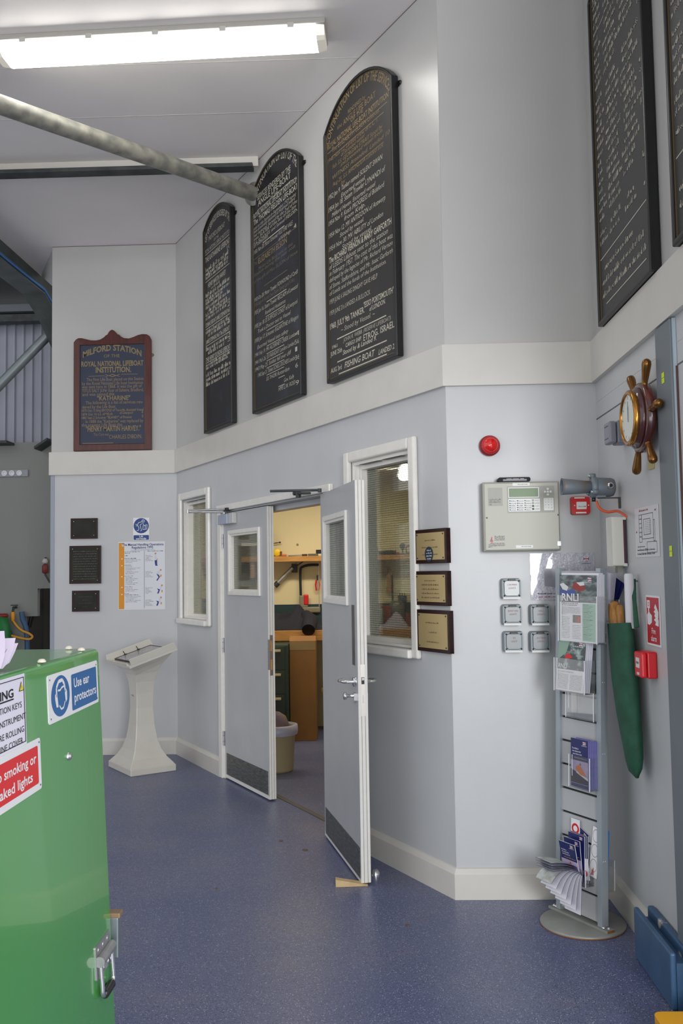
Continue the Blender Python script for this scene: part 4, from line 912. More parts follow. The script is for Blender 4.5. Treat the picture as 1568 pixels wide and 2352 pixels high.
# ------------------------------------------------------------------ right wall
# ship's wheel clock
root = wallthing('ship_wheel_clock', "brass and wood ship's wheel clock on the right wall", 'clock', FE, .885, 2.163, .018)
ww = M('clock_wood', (96, 40, 28), .25, rgb2=(64, 26, 22), scale=12, coat=.6); bz = M('clock_brass', (176, 124, 56), .2, .9); hb = M('handle_bronze', (128, 88, 46), .25, .8, var=.15, scale=20)
MB().lathe([(0, .004), (.134, .004), (.139, .012), (.139, .034), (.13, .042), (.118, .042), (0, .042)], ww, n=48).build('wheel_rim', root)
MB().lathe([(.118, .04), (.122, .046), (.122, .052), (.112, .058), (.108, .066), (0, .066)], M('clock_case', (66, 32, 34), .2, coat=.7), n=48).build('case', root)
MB().lathe([(.108, .062), (.112, .068), (.110, .078), (.102, .084), (.094, .082), (.094, .074)], bz, n=48).build('bezel', root)
b = MB().poly(circ(0, 0, .0945, 40), M('clock_face', (214, 216, 208), .3), .0755)
for k in range(12):
    a = R(90 - 30 * k); c_, s_ = math.cos(a), math.sin(a); n_ = Vector((-s_, c_)) * .002
    b.poly([(c_ * .074 + n_.x, s_ * .074 + n_.y), (c_ * .074 - n_.x, s_ * .074 - n_.y), (c_ * .086 - n_.x, s_ * .086 - n_.y), (c_ * .086 + n_.x, s_ * .086 + n_.y)][::-1], inkgrey, .0758)
face_o = b.build('face', root)
for nm, a, L_, t in (('minute_hand', 92, .068, .003), ('hour_hand', 88, .045, .004)):
    d = Vector((math.cos(R(a)), math.sin(R(a)))); n_ = Vector((-d.y, d.x)) * t / 2
    MB().prism([(-d.x * .015 - n_.x, -d.y * .015 - n_.y), (-d.x * .015 + n_.x, -d.y * .015 + n_.y), (d.x * L_ + n_.x, d.y * L_ + n_.y), (d.x * L_ - n_.x, d.y * L_ - n_.y)][::-1], .077, .0776, inkgrey).build(nm, face_o)
for k in range(6):
    a = R(5 + 60 * k); d = Vector((math.cos(a), math.sin(a), 0))
    MB().lathe([(.012, .0), (.015, .004), (.012, .008), (.011, .012), (.0135, .03), (.0175, .07), (.0185, .085), (.016, .097), (.008, .104), (0, .106)], hb, d * .132 + Vector((0, 0, .024)), d, 16).build('spoke_handle', root)
# grey socket box beside it
u0, v0 = FE.on(1424, 1020, .03)
root = wallthing('socket_box', 'grey surface box behind the clock on the right wall', 'socket', FE, u0 - .06, v0, group=None)
MB().box(0, .10, 0, .10, 0, .05, M('socket_grey', (124, 124, 136), .4)).build('back_box', root, .008, 3)
b = MB().box(0.002, .098, .002, .098, .052, .085, M('socket_front', (130, 130, 142), .35)); b.build('front', root, .01, 3)
b = MB().box(.02, .08, .022, .026, .085, .0856, blackpl).box(.02, .08, .076, .08, .085, .0856, blackpl); b.build('slot', root)
u0, v0 = FE.on(1490, 1066); tag(MB().prism(rr(0, .075, -.025, .02, .008), 0, .004, M('brass_tag_m', (190, 178, 120), .4, .2)).build('label_plate', matrix=FE.mat(u0, v0, .001)), 'small yellowish tag on the wall under the clock', 'tag')

# horn
YH = 4.19
hg = M('horn_grey', (112, 122, 130), .5, .2, rgb2=(124, 104, 84), scale=14, thr=(.55, .78)); ax = at(1290, 1118, YH); bx = at(1362, 1119, YH); ex = at(1411, 1118, YH)
root = thing('signal_horn', 'grey industrial sounder horn pointing along the alarm panel wall', 'horn', Matrix.Translation(ax)); d = Vector((1, 0, (bx.z - ax.z) / (bx.x - ax.x))).normalized()
Lb = (bx - ax).length; La = (ex - ax).length
MB().lathe([(.0405, -.002), (.0375, .0), (.0365, .01), (.027, Lb - .008), (.024, Lb - .008), (.033, .01), (.034, -.002), (.0405, -.002)], hg, (0, 0, 0), d, 32).build('bell', root)
b = MB().lathe([(0, Lb - .012), (.047, Lb - .012), (.049, Lb - .004), (.049, Lb + .006), (.046, Lb + .012), (0, Lb + .012)], hg, (0, 0, 0), d, 28)
for a in (90, 210, 330):
    p = Vector((0, math.cos(R(a)) * .05, math.sin(R(a)) * .05)); b.lathe([(0, Lb - .014), (.012, Lb - .014), (.012, Lb + .01), (0, Lb + .01)], hg, p, d, 12).lathe([(0, Lb - .022), (.006, Lb - .022), (.006, Lb - .012)], steel, p, d, 8)
b.build('flange', root)
MB().lathe([(.044, Lb + .01), (.043, La - .02), (.038, La - .006), (.026, La), (0, La)], hg, (0, 0, 0), d, 28).build('motor_housing', root)
p = d * (La - .03) + Vector((0, -.044, .004)); MB().lathe([(0, .012), (.008, .012), (.012, .008), (.016, 0), (.016, -.008)], chrome, p, (0, -1, 0), 18).lathe([(0, .0122), (.008, .0122)], blackpl, p, (0, -1, 0), 18).build('glass_plug', root)
b = MB(); zb = -.052; wx = 1.128 - ax.x - .001
b.box(Lb + .005, Lb + .05, -.02, .02, zb, -.036, hg).box(Lb + .02, wx, -.010, .010, zb - .005, zb, darksteel).box(wx - .005, wx, -.012, .012, zb - .05, zb, darksteel)
b.build('bracket', root)
MB().lathe([(0, 0), (.009, 0), (.009, -.02), (0, -.02)], blackpl, d * (Lb - .0) + Vector((0, 0, -.045)), (0, 0, 1), 12).build('cable_gland', root)
g0 = at(1369, 1151, YH); u1, v1 = FE.on(1438, 1186, .04); pe = FE.O + FE.u * u1 + FE.v * v1 + FE.w * .04
mids = [at(1377, 1168, YH - .01), at(1395, 1176, YH - .03), at(1418, 1174, YH - .06)]
def smooth(P, n=6):
    P = [Vector(p) for p in P]; out = []
    for i in range(len(P) - 1):
        p0, p1, p2, p3 = P[max(i - 1, 0)], P[i], P[i + 1], P[min(i + 2, len(P) - 1)]
        for k in range(n):
            t = k / n; out.append(.5 * ((2 * p1) + (p2 - p0) * t + (2 * p0 - 5 * p1 + 4 * p2 - p3) * t * t + (3 * p1 - p0 - 3 * p2 + p3) * t ** 3))
    return out + [P[-1]]
tag(MB().tube(smooth([g0] + mids + [pe]), .006, M('orange_cable_m', (206, 84, 44), .4), 10).build('cable'), 'orange cable looping from the horn to the white casing', 'cable')
# white casing with back plate
u0, v0 = FE.on(1425, 1300, .03); u1, v1 = FE.on(1449, 1188, .03); 
root = wallthing('light_casing', 'white upright lamp casing on the right wall below the horn', 'casing', FE, .40, v0)
hh = 1.795 - v0
MB().box(-.16, .0, -.01, hh - .0, 0, .006, M('casing_plate', (196, 194, 172), .5)).build('back_plate', root)
MB().prism(rr(-.03, .07, 0, hh, .006), .006, .065, M('casing_white', (216, 215, 206), .35)).build('body', root, .02, 4)
MB().box(.068, .0722, .012, hh - .012, .006, .016, M('casing_dark', (70, 30, 44), .4)).build('seal', root)
for y in (.005, hh - .008): MB().box(.066, .076, y - .006, y + .006, .004, .02, pw_).build('clip', root)
MB().box(.01, .05, -.03, 0, .02, .04, galv).build('cable_entry', root)
MB().rect(-.15, -.035, hh * .42, hh * .74, .0068, pw_).scrib(-.14, -.05, hh * .6, .008, inkgrey, .0072).scrib(-.14, -.05, hh * .5, .008, inkgrey, .0072).build('label', root)
# drawing pinned to the wall
root = None; u0, v0, w, h = .60, 1.613, .325, .205
dp = M('drawing_paper', (206, 206, 210), .4); b = MB().prism([(0, 0), (w, 0), (w, h), (0, h)], 0, .001, dp); z = .0014
for q in ((.18, .30, .30, .86), (.30, .36, .78, .86), (.38, .44, .66, .76), (.78, .30, .84, .72), (.5, .08, .9, .30)): 
    x0, y0, x1, y1 = q[0] * w, q[1] * h, q[2] * w, q[3] * h; b.frame(min(x0, x1), max(x0, x1), min(y0, y1), max(y0, y1), .002, .001, .0015, ink)
for k in range(8): b.rect(w * .44, w * .7, h * (.46 + .035 * k), h * (.465 + .035 * k), z, inkgrey)
for k in range(5): b.scrib(w * .2, w * .3, h * (.4 + .09 * k), .007, ink, z)
b.scrib(w * .08, w * .8, h * .13, .009, ink, z).scrib(w * .08, w * .85, h * .05, .009, ink, z).scrib(w * .1, w * .4, h * .2, .007, ink, z).scrib(w * .04, w * .09, h * .5, .01, lg, z).scrib(w * .2, w * .6, h * .92, .01, lg, z)
flagmark(b, w * .88, h * .9, .011, z)
tag(b.build('wall_drawing', matrix=FE.mat(u0, v0, .001)), 'white sheet with a line drawing pinned to the right wall', 'notice')
# fire alarm sign
u0, v0, w, h = .722, 1.258, .178, .2; sr = M('sign_red', (184, 28, 44), .35)
b = MB().prism([(0, 0), (w, 0), (w, h), (0, h)], 0, .003, signwhite); z = .0034; b.rect(.008, w - .008, .008, h - .008, z, sr); z = .0038
b.txtc('Fire', w * .52, h * .24, .024, signwhite, z, 0, .01, 'C').txtc('alarm', w * .52, h * .09, .024, signwhite, z, 0, .01, 'C')
b.frame(w * .1, w * .3, h * .74, h * .9, .008, .0034, z, signwhite).rect(w * .17, w * .24, h * .79, h * .85, z, signwhite)
b.poly([(w * .17, h * .74), (w * .17, h * .66), (w * .08, h * .60), (w * .1, h * .42), (w * .24, h * .40), (w * .42, h * .46), (w * .44, h * .6), (w * .3, h * .64), (w * .25, h * .67), (w * .25, h * .74)], signwhite, z)
for dy in (0, .16): b.poly([(w * .9, h * (.40 + dy)), (w * .92, h * (.52 + dy)), (w * .82, h * (.6 + dy)), (w * .72, h * (.68 + dy)), (w * .62, h * (.6 + dy)), (w * .70, h * (.56 + dy)), (w * .58, h * (.52 + dy)), (w * .72, h * (.48 + dy)), (w * .66, h * (.42 + dy))], signwhite, z + dy * .001)
tag(b.build('fire_alarm_sign', matrix=FE.mat(u0, v0, .001)), 'red and white sign reading Fire alarm with a flame symbol', 'sign')
# manual call point
root = wallthing('fire_call_point', 'red box call point under the Fire alarm sign', 'call point', FE, .73, 1.13)
MB().box(0, .105, 0, .105, 0, .038, M('callpoint_red', (214, 26, 38), .3)).build('back_box', root, .006, 3)
b = MB().box(.002, .103, .002, .103, .039, .062, M('callpoint_red', (0, 0, 0))); b.build('cover', root, .008, 3)
b = MB().prism(rr(.03, .075, .04, .08, .003), .062, .0632, pw_).poly(circ(.052, .06, .006, 12), ink, .0636).box(.04, .068, .012, .022, .062, .063, pw_)
for sx_ in (-1, 1): b.poly([(.052 + sx_ * .010, .060), (.052 + sx_ * .018, .066), (.052 + sx_ * .018, .054)][::-sx_], ink, .0637)
b.build('glass_window', root)

# green canvas bag with flag poles hanging on the wall
cg = M('canvas_green', (28, 78, 58), .75, var=.25, scale=14, bump=.2, bscale=90)
rows = [(1405, 1433, 1458, 1430), (1413, 1500, 1462, 1490), (1418, 1560, 1468, 1552), (1427, 1640, 1473, 1630), (1438, 1700, 1477, 1690), (1446, 1750, 1481, 1735), (1452, 1772, 1481, 1762), (1464, 1788, 1476, 1784)]
b = MB(); n = 14; v = []
for i, (xa, ya, xb, yb) in enumerate(rows):
    ua, va = FE.on(xa, ya, .055); ub, vb = FE.on(xb, yb, .03); uc, vc = (ua + ub) / 2, (va + vb) / 2; hw = (ub - ua) / 2; dp_ = (.045, .05, .05, .046, .042, .036, .028, .008)[i]
    for k in range(n):
        g = 2 * math.pi * k / n; wob = 1 + .06 * math.sin(3 * g + i); c_ = math.cos(g); v.append((uc + hw * c_ * (1 if abs(c_) > .9 else wob), vc + (vb - va) / 2 * c_, .055 + dp_ * math.sin(g) * wob * .9))
m_ = len(rows); b.add(v, [(i * n + (k + 1) % n, i * n + k, (i + 1) * n + k, (i + 1) * n + (k + 1) % n) for i in range(m_ - 1) for k in range(n)] + [tuple((m_ - 1) * n + k for k in range(n - 1, -1, -1))], cg, True)
root = thing('flag_bag', 'long green canvas bag hanging on the right wall beside the rack', 'bag', FE.mat(0, 0, .001))
v0_ = [q_[2] for q_ in rows]
b.add([(p[0], p[1] - .02, p[2]) for p in v[:n]], [tuple(range(n))], cg); b.build('bag', root)
ub, vb = FE.on(1456, 1430, .05); ut, vt = FE.on(1453, 1332, .02)
MB().tube([(ub, vb - .02, .04), ((ub + ut) / 2, (vb + vt) / 2, .03), (ut, vt, .02)], [.012, .009, .014], cg, 8, sx=.4).lathe([(0, 0), (.004, 0), (.004, .03), (0, .03)], steel, (ut, vt - .005, 0)).build('hanging_strap', root)
def pole(name, xt, yt, xb, yb, r, mt, off, label, dd=.02):
    u1, v1 = FE.on(xt, yt, off); u2, v2 = FE.on(xb, yb, off); d = Vector((u2 - u1, v2 - v1, 0)).normalized(); T_ = thing(name, label, 'pole', FE.mat(u1, v1, off + .001), 'rolled poles in the green bag')
    MB().tube([(0, 0, 0), tuple(d * .006), tuple(d * ((Vector((u2 - u1, v2 - v1))).length + dd))], [r * .8, r, r], mt, 16).build('shaft', T_); MB().lathe([(0, -.001), (r * .8, -.001), (r * .8, .001), (0, .001)], mt, (0, 0, 0), d, 14).build('end_cap', T_)
bam = M('pole_wood', (204, 150, 84), .4, rgb2=(176, 120, 62), scale=10, stretch=(10, 1, 10))
pole('flag_pole', 1408, 1384, 1414, 1436, .026, bam, .052, 'thick varnished wooden pole end sticking out of the green bag')
pole('flag_pole', 1422, 1391, 1426, 1434, .017, bam, .035, 'thinner wooden pole end behind the thick one in the green bag')
pole('flag_pole', 1444, 1318, 1448, 1432, .02, M('pole_white', (206, 206, 212), .4), .04, 'white pole standing up out of the green bag')

# steel column with yellow stickers, door guard at its foot
col_m = M('column_grey', (110, 118, 124), .45, .1, var=.06, scale=3)
root = thing('steel_column', 'grey painted steel column against the right wall', 'column', FE.mat(1.022, 0, .001)); root['kind'] = 'structure'
MB().box(0, .175, 0, 2.478, 0, .02, col_m).build('web', root, .003)
MB().box(.175, .183, 0, 2.478, 0, .012, M('column_edge', (176, 190, 200), .3)).box(.183, .189, 0, 2.3, 0, .006, M('rust_edge', (90, 60, 52), .7)).build('edge_strip', root)
yel = M('sticker_yellow', (206, 224, 40), .5)
for px_, py_ in ((1522, 868), (1540, 1266)):
    u, v = FE.on(px_, py_, .022); b = MB()
    for k in (0, 1): b.rect(-.016, .016, -.021 + .021 * k + .001, .021 * k - .001, .0212, yel)
    o = b.build('sticker', root); o.location = (max(.02, min(.14, u - 1.022)), v, 0)
gbl = M('guard_blue', (56, 88, 122), .4, var=.15, scale=6, bump=.1, bscale=50); gwear = M('guard_worn', (56, 88, 122), .5, rgb2=(196, 186, 178), scale=9, thr=(.6, .66))
root = thing('door_guard', 'blue painted steel guard rail on the floor against the right wall', 'guard', Matrix.Identity(4))
MB().box(1.040, 1.062, 3.42, 3.885, 0, .20, gbl).build('front_flange', root, .008, 3)
MB().box(1.096, 1.124, 3.30, 3.885, 0, .205, gwear).build('back_flange', root, .008, 3)
MB().box(1.061, 1.097, 3.42, 3.87, .0, .165, gbl).build('web', root)
root = thing('yellow_chock', 'yellow topped black block on the floor at the bottom edge', 'block', Matrix.Translation((.935, 3.065, 0)))
MB().box(.0, .45, 0, .18, .0, .045, blackpl).build('rubber_base', root, .01)
MB().prism(rr(-.012, .46, -.012, .192, .03), .045, .075, M('chock_yellow', (228, 164, 16), .4)).build('top', root, .006)
# ------------------------------------------------------------------ leaflet rack
_v = Vector((.029, .002, 1)).normalized(); _u = Vector((.518, -.855, 0)); _u = _u - _v * _u.dot(_v)      # the rack leans a little on its base
FK = Fr((.905, 4.258, 0), _u, _v); FK0 = Fr((.905, 4.258, 0), (.518, -.855, 0)); FLAT = FK.mat().inverted() @ FK0.mat()
rack_m = M('rack_silver', (158, 167, 174), .4, .3, var=.05, scale=6); slat_m = M('slat_grey', (176, 178, 180), .5, .05); base_m = M('rack_base', (142, 144, 140), .5, .25, var=.15, scale=7); rust = M('rust', (136, 88, 40), .8)
acr = glassmat('clear_acrylic', (.985, .988, .99), .10)
acedge = M('acrylic_edge', (226, 230, 234), .2)
root = rack = thing('leaflet_rack', 'tall silver slatwall leaflet rack on a round base in the corner', 'rack', FK.mat())
dcx, dcy = (Vector((.912, 4.24, 0)) - FK0.O).dot(FK0.u), (Vector((.912, 4.24, 0)) - FK0.O).dot(FK0.w)
b = MB(); b.X = FLAT; b.lathe([(0, 0), (.182, 0), (.186, .003), (.186, .009), (.182, .013), (0, .013)], base_m, (dcx, 0, dcy), (0, 1, 0), 56); b.build('base_plate', root); b = MB(); b.X = FLAT; b.lathe([(.1862, .001), (.1868, .003), (.1862, .005)], rust, (dcx, 0, dcy), (0, 1, 0), 56); b.build('rusty_rim', root)
b = MB(); b.X = FLAT; b.box(-.18, .185, .013, .024, -.024, .024, base_m); b.box(.184, .1862, .0135, .0235, -.02, .02, rust); bar_o = b.build('foot_bar', root, .002)
for x in (-.16, -.146, .146, .165): MB().lathe([(0, .008), (.005, .007), (.008, .002), (.008, 0)], chrome, (x, .024, .006 if x < .16 else -.006), (0, 1, 0), 12).build('bolt', bar_o)
for x0, x1 in ((-.143, -.116), (.116, .143)):
    p = MB().box(x0, x1, .022, 1.572, -.026, .012, rack_m)
    for y in (1.42, 1.07, .76, .3): p.box(x1 - .0002 if x0 > 0 else x0 - .0004, x1 + .0004 if x0 > 0 else x0 + .0002, y, y + .004, -.012, -.008, paper).box(x1 - .0002 if x0 > 0 else x0 - .0004, x1 + .0004 if x0 > 0 else x0 + .0002, y, y + .004, .0, .004, paper)
    p.build('post', root, .002)
g0 = FK.on(1374, 1888, 0)[1]; sp = .1068; gy = []
y = g0 - sp * 4
ys = [.03] + [g0 + sp * k for k in range(-5, 9) if .06 < g0 + sp * k < 1.53] + [1.565]
for a, e in zip(ys, ys[1:]): MB().box(-.116, .116, a + .005, e - .005, -.016, 0, slat_m).build('slat', root)
MB().box(-.116, .116, .03, 1.56, -.012, -.009, blackpl).build('groove_core', root)
def holder(x0, x1, y0, hb, hf, d, z0=.004, name='acrylic_holder', slit=True, sgn=1):
    b = MB(); t = .002; Z = lambda z: z * sgn
    def bx(a, c_, e, f, g, h, mt=acr): b.box(a, c_, e, f, min(Z(g), Z(h)), max(Z(g), Z(h)), mt)
    bx(x0, x1, y0, y0 + hb, z0, z0 + t); bx(x0, x1, y0, y0 + t, z0, z0 + d); bx(x0, x1, y0, y0 + hf, z0 + d - t, z0 + d)
    for x in (x0, x1 - t): bx(x, x + t, y0, y0 + hf, z0, z0 + d); bx(x - .0006, x + t + .0006, y0, y0 + hf, z0 + d - .0006, z0 + d + .0014, acedge)
    if slit: bx(x0 + .02, x0 + .0225, y0 + hf * .35, y0 + hf, z0 + d, z0 + d + .0006, acedge)
    return b.build(name, root)
navyc = M('leaflet_navy', (28, 34, 92), .25, coat=.4); page = M('leaflet_page', (214, 214, 224), .4); lilac = M('leaflet_edge', (150, 146, 200), .5, rgb2=(84, 84, 160), scale=60, stretch=(60, 1, 60))
sea = M('sea_photo', (32, 46, 50), .25, rgb2=(126, 142, 142), scale=22, thr=(.42, .72), coat=.5, stretch=(1, 2.2, 1)); sea2 = M('dark_sea_photo', (18, 40, 44), .2, rgb2=(176, 200, 194), scale=26, thr=(.50, .74), coat=.5); mint = M('mint_panel', (140, 186, 160), .3, coat=.4); glossw = M('cover_white', (228, 228, 232), .25, coat=.4)
red2 = M('oilskin_red', (140, 40, 34), .3); orng = M('boat_orange', (206, 116, 40), .4); sky2 = M('dusk_sky', (150, 140, 190), .3, rgb2=(196, 180, 200), scale=9)

# A4 newsletters in the top holder
xa, yb_ = FK.on(1285, 1469, .055); xb, _ = FK.on(1370, 1466, .055); _, yt_ = FK.on(1280, 1319, .055); w, h = xb - xa, yt_ - yb_
holder(xa - .006, xb + .006, yb_ - .006, .25, h * .70, .055)
def leaf(name, label, x, y, z, w, h, t, group, cover, mt=page, lean=0.0, rot=0.0):
    T_ = thing(name, label, 'leaflet', FK.mat(x, y, z) @ Matrix.Rotation(rot, 4, 'Z') @ Matrix.Rotation(lean, 4, 'X'), group)
    MB().box(0, w, 0, h, -t, 0, mt).build('pages', T_)
    if cover:
        b = MB(); b.rect(0, w, 0, h, .0002, glossw); cover(b, w, h, .0005); b.build('cover', T_)
    return T_
def cov1(b, w, h, z):
    b.rect(0, w, h * .59, h, z, sea)
    z += .0003
    b.poly([(0, h * .86), (w * .1, h * .88), (w * .24, h * .82), (w * .2, h * .76), (w * .08, h * .78)][::-1], M('spray_white', (206, 206, 210), .3), z).poly([(0, h * .78), (w * .2, h * .76), (w * .42, h * .8), (w * .44, h * .70), (0, h * .70)][::-1], M('hull_blue', (58, 78, 140), .3), z)
    b.poly([(w * .34, h * .80), (w * .38, h * .88), (w * .5, h * .9), (w * .62, h * .85), (w * .72, h * .82), (w * .66, h * .77), (w * .5, h * .76)][::-1], red2, z + .0002).poly([(w * .46, h * .89), (w * .66, h * .9), (w * .68, h * .85), (w * .56, h * .84)][::-1], M('spray_white', (0, 0, 0)), z + .0003)
    b.rect(w * .03, w * .55, h * .59, h * .70, z + .0001, M('cover_shadow_navy', (30, 28, 44), .3)); b.txt('RNLI', w * .06, w * .52, h * .61, h * .115, paper, z + .0006, 0, .02)
    b.txt('Lifeboats', w * .64, w * .87, h * .885, h * .02, paper, z + .0006); flagmark(b, w * .82, h * .935, w * .05, z + .0005)
    b.scrib(w * .05, w * .5, h * .565, h * .018, ink, z).scrib(w * .05, w * .5, h * .54, h * .018, ink, z)
    for k in range(6): b.scrib(w * .05, w * (.56 if k < 5 else .2), h * (.505 - .02 * k), h * .011, inkgrey, z)
    b.rect(w * .62, w * .96, h * .02, h * .575, z, mint)
    for k in range(24): b.scrib(w * .64, w * (.8 + .14 * ((k * 5) % 3) / 3), h * (.55 - .022 * k), h * (.016 if k % 5 == 0 else .010), M('mint_ink', (58, 90, 76), .5), z + .0004, random.Random(k))
    b.rect(w * .36, w * .57, h * .285, h * .40, z + .0003, M('photo_brown', (120, 92, 50), .3, rgb2=(60, 40, 30), scale=60)).rect(w * .49, w * .55, h * .29, h * .38, z + .0005, redpl)
    for k in range(14):
        b.scrib(w * .05, w * .27, h * (.36 - .024 * k), h * .010, inkgrey, z, random.Random(k))
        if k > 4: b.scrib(w * .34, w * .57, h * (.36 - .024 * k), h * .010, inkgrey, z, random.Random(k + 50))
for k in range(5): leaf('newsletter', 'large lifeboat newsletter at the front of the top rack holder' if k == 0 else 'large newsletter stacked behind the front one in the top rack holder', xa, yb_ - .003 + (.004 if k else 0), .053 - k * .0095, w, h + (.006 * (k % 2)), .0075, 'newsletters in the top holder', cov1 if k == 0 else None, lean=.0)
# A5 lifeboat leaflets
xa, yt_ = FK.on(1284, 1468, .04); xb, _ = FK.on(1346, 1470, .04); xc, yb_ = FK.on(1277, 1583, .07); w = xb - xa; h = yt_ - yb_
def cov2(b, w, h, z):
    b.rect(0, w, h * .42, h, z, sea2); z += .0003
    b.poly([(0, h * .6), (w * .3, h * .75), (w * .4, h * .98), (0, h)][::-1], M('pale_sea', (128, 156, 140), .3), z).poly([(w * .26, h * .64), (w * .3, h * .72), (w * .42, h * .74), (w * .55, h * .67), (w * .42, h * .64)][::-1], redpl, z + .0002)
    b.txt('RNLI', w * .04, w * .36, h * .44, h * .095, paper, z + .0006, 0, .01); b.txt('Lifeboats', w * .55, w * .9, h * .88, h * .03, paper, z + .0006); flagmark(b, w * .82, h * .945, w * .07, z + .0005)
    b.txt('D CLASS LIFEBOAT', w * .05, w * .62, h * .36, h * .03, inkgrey, z)
    for k in range(16):
        b.scrib(w * .04, w * .44, h * (.32 - .019 * k), h * .011, inkgrey, z, random.Random(k)); b.scrib(w * .5, w * .94, h * (.32 - .019 * k), h * .011, inkgrey, z, random.Random(k + 9))
for k in range(4): leaf('leaflet', 'lifeboat leaflet with a dark sea photo at the front of the second holder' if k == 0 else 'leaflet tucked behind the sea photo leaflet in the second holder', xc + .004 * k, yb_ + .001, .073 - k * .008, w, h, .006, 'leaflets in the second holder', cov2 if k == 0 else None, lean=-.10)
holder(xc - .005, xc + w + .017, yb_ - .004, h * .9, h * .66, .075)
# empty holder
xa, yb_ = FK.on(1302, 1646, .03); xb, _ = FK.on(1362, 1650, .03); holder(xa, xb + .012, yb_, .16, .125, .035)
# blue charity leaflets
xa, yb_ = FK.on(1312, 1803, .05); xb, _ = FK.on(1352, 1812, .05); _, yt_ = FK.on(1305, 1692, .05); w, h = xb - xa, yt_ - yb_
def cov3(b, w, h, z):
    b.rect(0, w, 0, h, z, navyc); z += .0003; b.rect(0, w, h * .07, h * .55, z, sky2)
    b.poly([(0, h * .08), (w, h * .08), (w, h * .22), (0, h * .36)], M('dark_wave', (40, 36, 48), .3), z + .0002).poly([(w * .3, h * .30), (w, h * .17), (w, h * .22), (w * .35, h * .33)], M('spray_white', (0, 0, 0)), z + .0003)
    b.poly([(w * .28, h * .38), (w * .3, h * .43), (w * .5, h * .47), (w * .62, h * .42), (w * .9, h * .25), (w * .55, h * .27)][::-1], orng, z + .0004).poly([(w * .5, h * .47), (w * .55, h * .52), (w * .6, h * .46)][::-1], red2, z + .0004)
    for k, t in enumerate(('The RNLI is', 'the charity that', 'saves lives at sea')): b.txtc(t, w * .08 + w * .02 * k, h * (.78 - .055 * k), h * .032, paper, z + .0003, 0, .01, 'L', .9)
    b.scrib(w * .2, w * .9, h * .60, h * .018, M('yellow_ink', (220, 200, 80), .5), z); flagmark(b, w * .78, h * .93, w * .09, z); b.txt('Lifeboats', w * .62, w * .92, h * .87, h * .022, paper, z + .0003)
for k in range(6): leaf('leaflet', 'blue charity leaflet with an orange lifeboat, front of the third holder' if k == 0 else 'blue leaflet stacked behind the orange lifeboat one', xa + .0025 * k, yb_, .053 - k * .008, w, h - .002 * (k % 3), .006, 'blue leaflets in the third holder', cov3 if k == 0 else None, lilac)
holder(xa - .004, xa + w + .018, yb_ - .004, h * .8, h * .68, .058)

# the overflowing bottom holder
_, yl = FK.on(1338, 1996, .04); yh = FK.on(1340, 2032, .03)[1]; x0 = FK.on(1300, 1990, .04)[0]; x1 = x0 + .105
holder(x0 - .004, x1 + .03, yh, .16, yl - yh, .05)
GB = 'leaflets spilling from the bottom holder'
for k in range(7):
    dx = (k % 3) * .004; zt = .052 - k * .007 + (.03 if k == 0 else .012 if k == 1 else 0)
    T_ = leaf('leaflet', ('blue leaflet flopping forward at the front of the bottom holder', 'blue leaflet just behind the flopping one in the bottom holder')[k] if k < 2 else 'blue leaflet standing in the back rows of the bottom holder', x0 + dx, yh + .004, .046 - k * .0065, .099, .205 - .004 * (k % 2) - (.03 if k == 0 else .015 if k == 1 else 0), .003, GB, cov3 if k < 2 else (lambda b, w, h, z: (b.rect(0, w, 0, h, z, navyc), flagmark(b, w * .78, h * .93, w * .09, z + .0003))), page, lean=(.22, .10)[k] if k < 2 else 0.0)
leaf('leaflet', 'blue leaflet leaning out sideways above the bottom holder', x0 - .035, yl + .06, .003 + .004, .099, .13, .002, GB, lambda b, w, h, z: (b.rect(0, w, 0, h, z, navyc), flagmark(b, w * .8, h * .9, w * .08, z + .0003)), page, rot=-.40)
def cards(b, w, h, z): b.ring(circ(w / 2, h * .62, w * .42, 24), circ(w / 2, h * .62, w * .24, 24), z - .0003, z, redpl)
leaf('sticker_card', 'white card with a red ring above the bottom holder', FK.on(1311, 1935, .01)[0], FK.on(1311, 1935, .01)[1], .0095, .055, .11, .001, None, cards)
def circs(b, w, h, z):
    for k in range(3): b.ring(circ(w * .48, h * (.83 - .3 * k), w * .42, 24, h * .13), circ(w * .48, h * (.83 - .3 * k), w * .39, 24, h * .12), z - .0003, z, inkgrey)
    b.poly([(w * .2, h * .02), (w * .6, h * .05), (w * .5, h * .2)], redpl, z)
px_, py_ = FK.on(1346, 2010, .02)
leaf('sticker_sheet', 'white sticker sheet with printed circles leaning in the bottom holder', px_, py_, .006, .048, .22, .0015, None, circs, paper, rot=-.13)
leaf('sticker_sheet', 'crumpled white scrap with red spots low in the bottom holder', px_ - .008, py_ - .02, .03, .04, .09, .0015, None, lambda b, w, h, z: b.poly(circ(w * .5, h * .3, w * .3, 12, h * .14), redpl, z), paper, rot=.15)
def bent(label, pts, xa, xb, mat, mat2, skew=0.0, nm='leaflet'):
    A = [(xa + skew * i / (len(pts) - 1), p[0], p[1]) for i, p in enumerate(pts)]; B = [(xb + skew * i / (len(pts) - 1), p[0], p[1]) for i, p in enumerate(pts)]
    b = MB().sheet(A, B, mat, .0016, mat2, navyc); o = b.build(nm, matrix=FK.mat()); return tag(o, label, 'leaflet', GB)
def curve(p0, p1, p2, n=8): return [((1 - t) ** 2 * p0[0] + 2 * (1 - t) * t * p1[0] + t * t * p2[0], (1 - t) ** 2 * p0[1] + 2 * (1 - t) * t * p1[1] + t * t * p2[1]) for t in [i / n for i in range(n + 1)]]
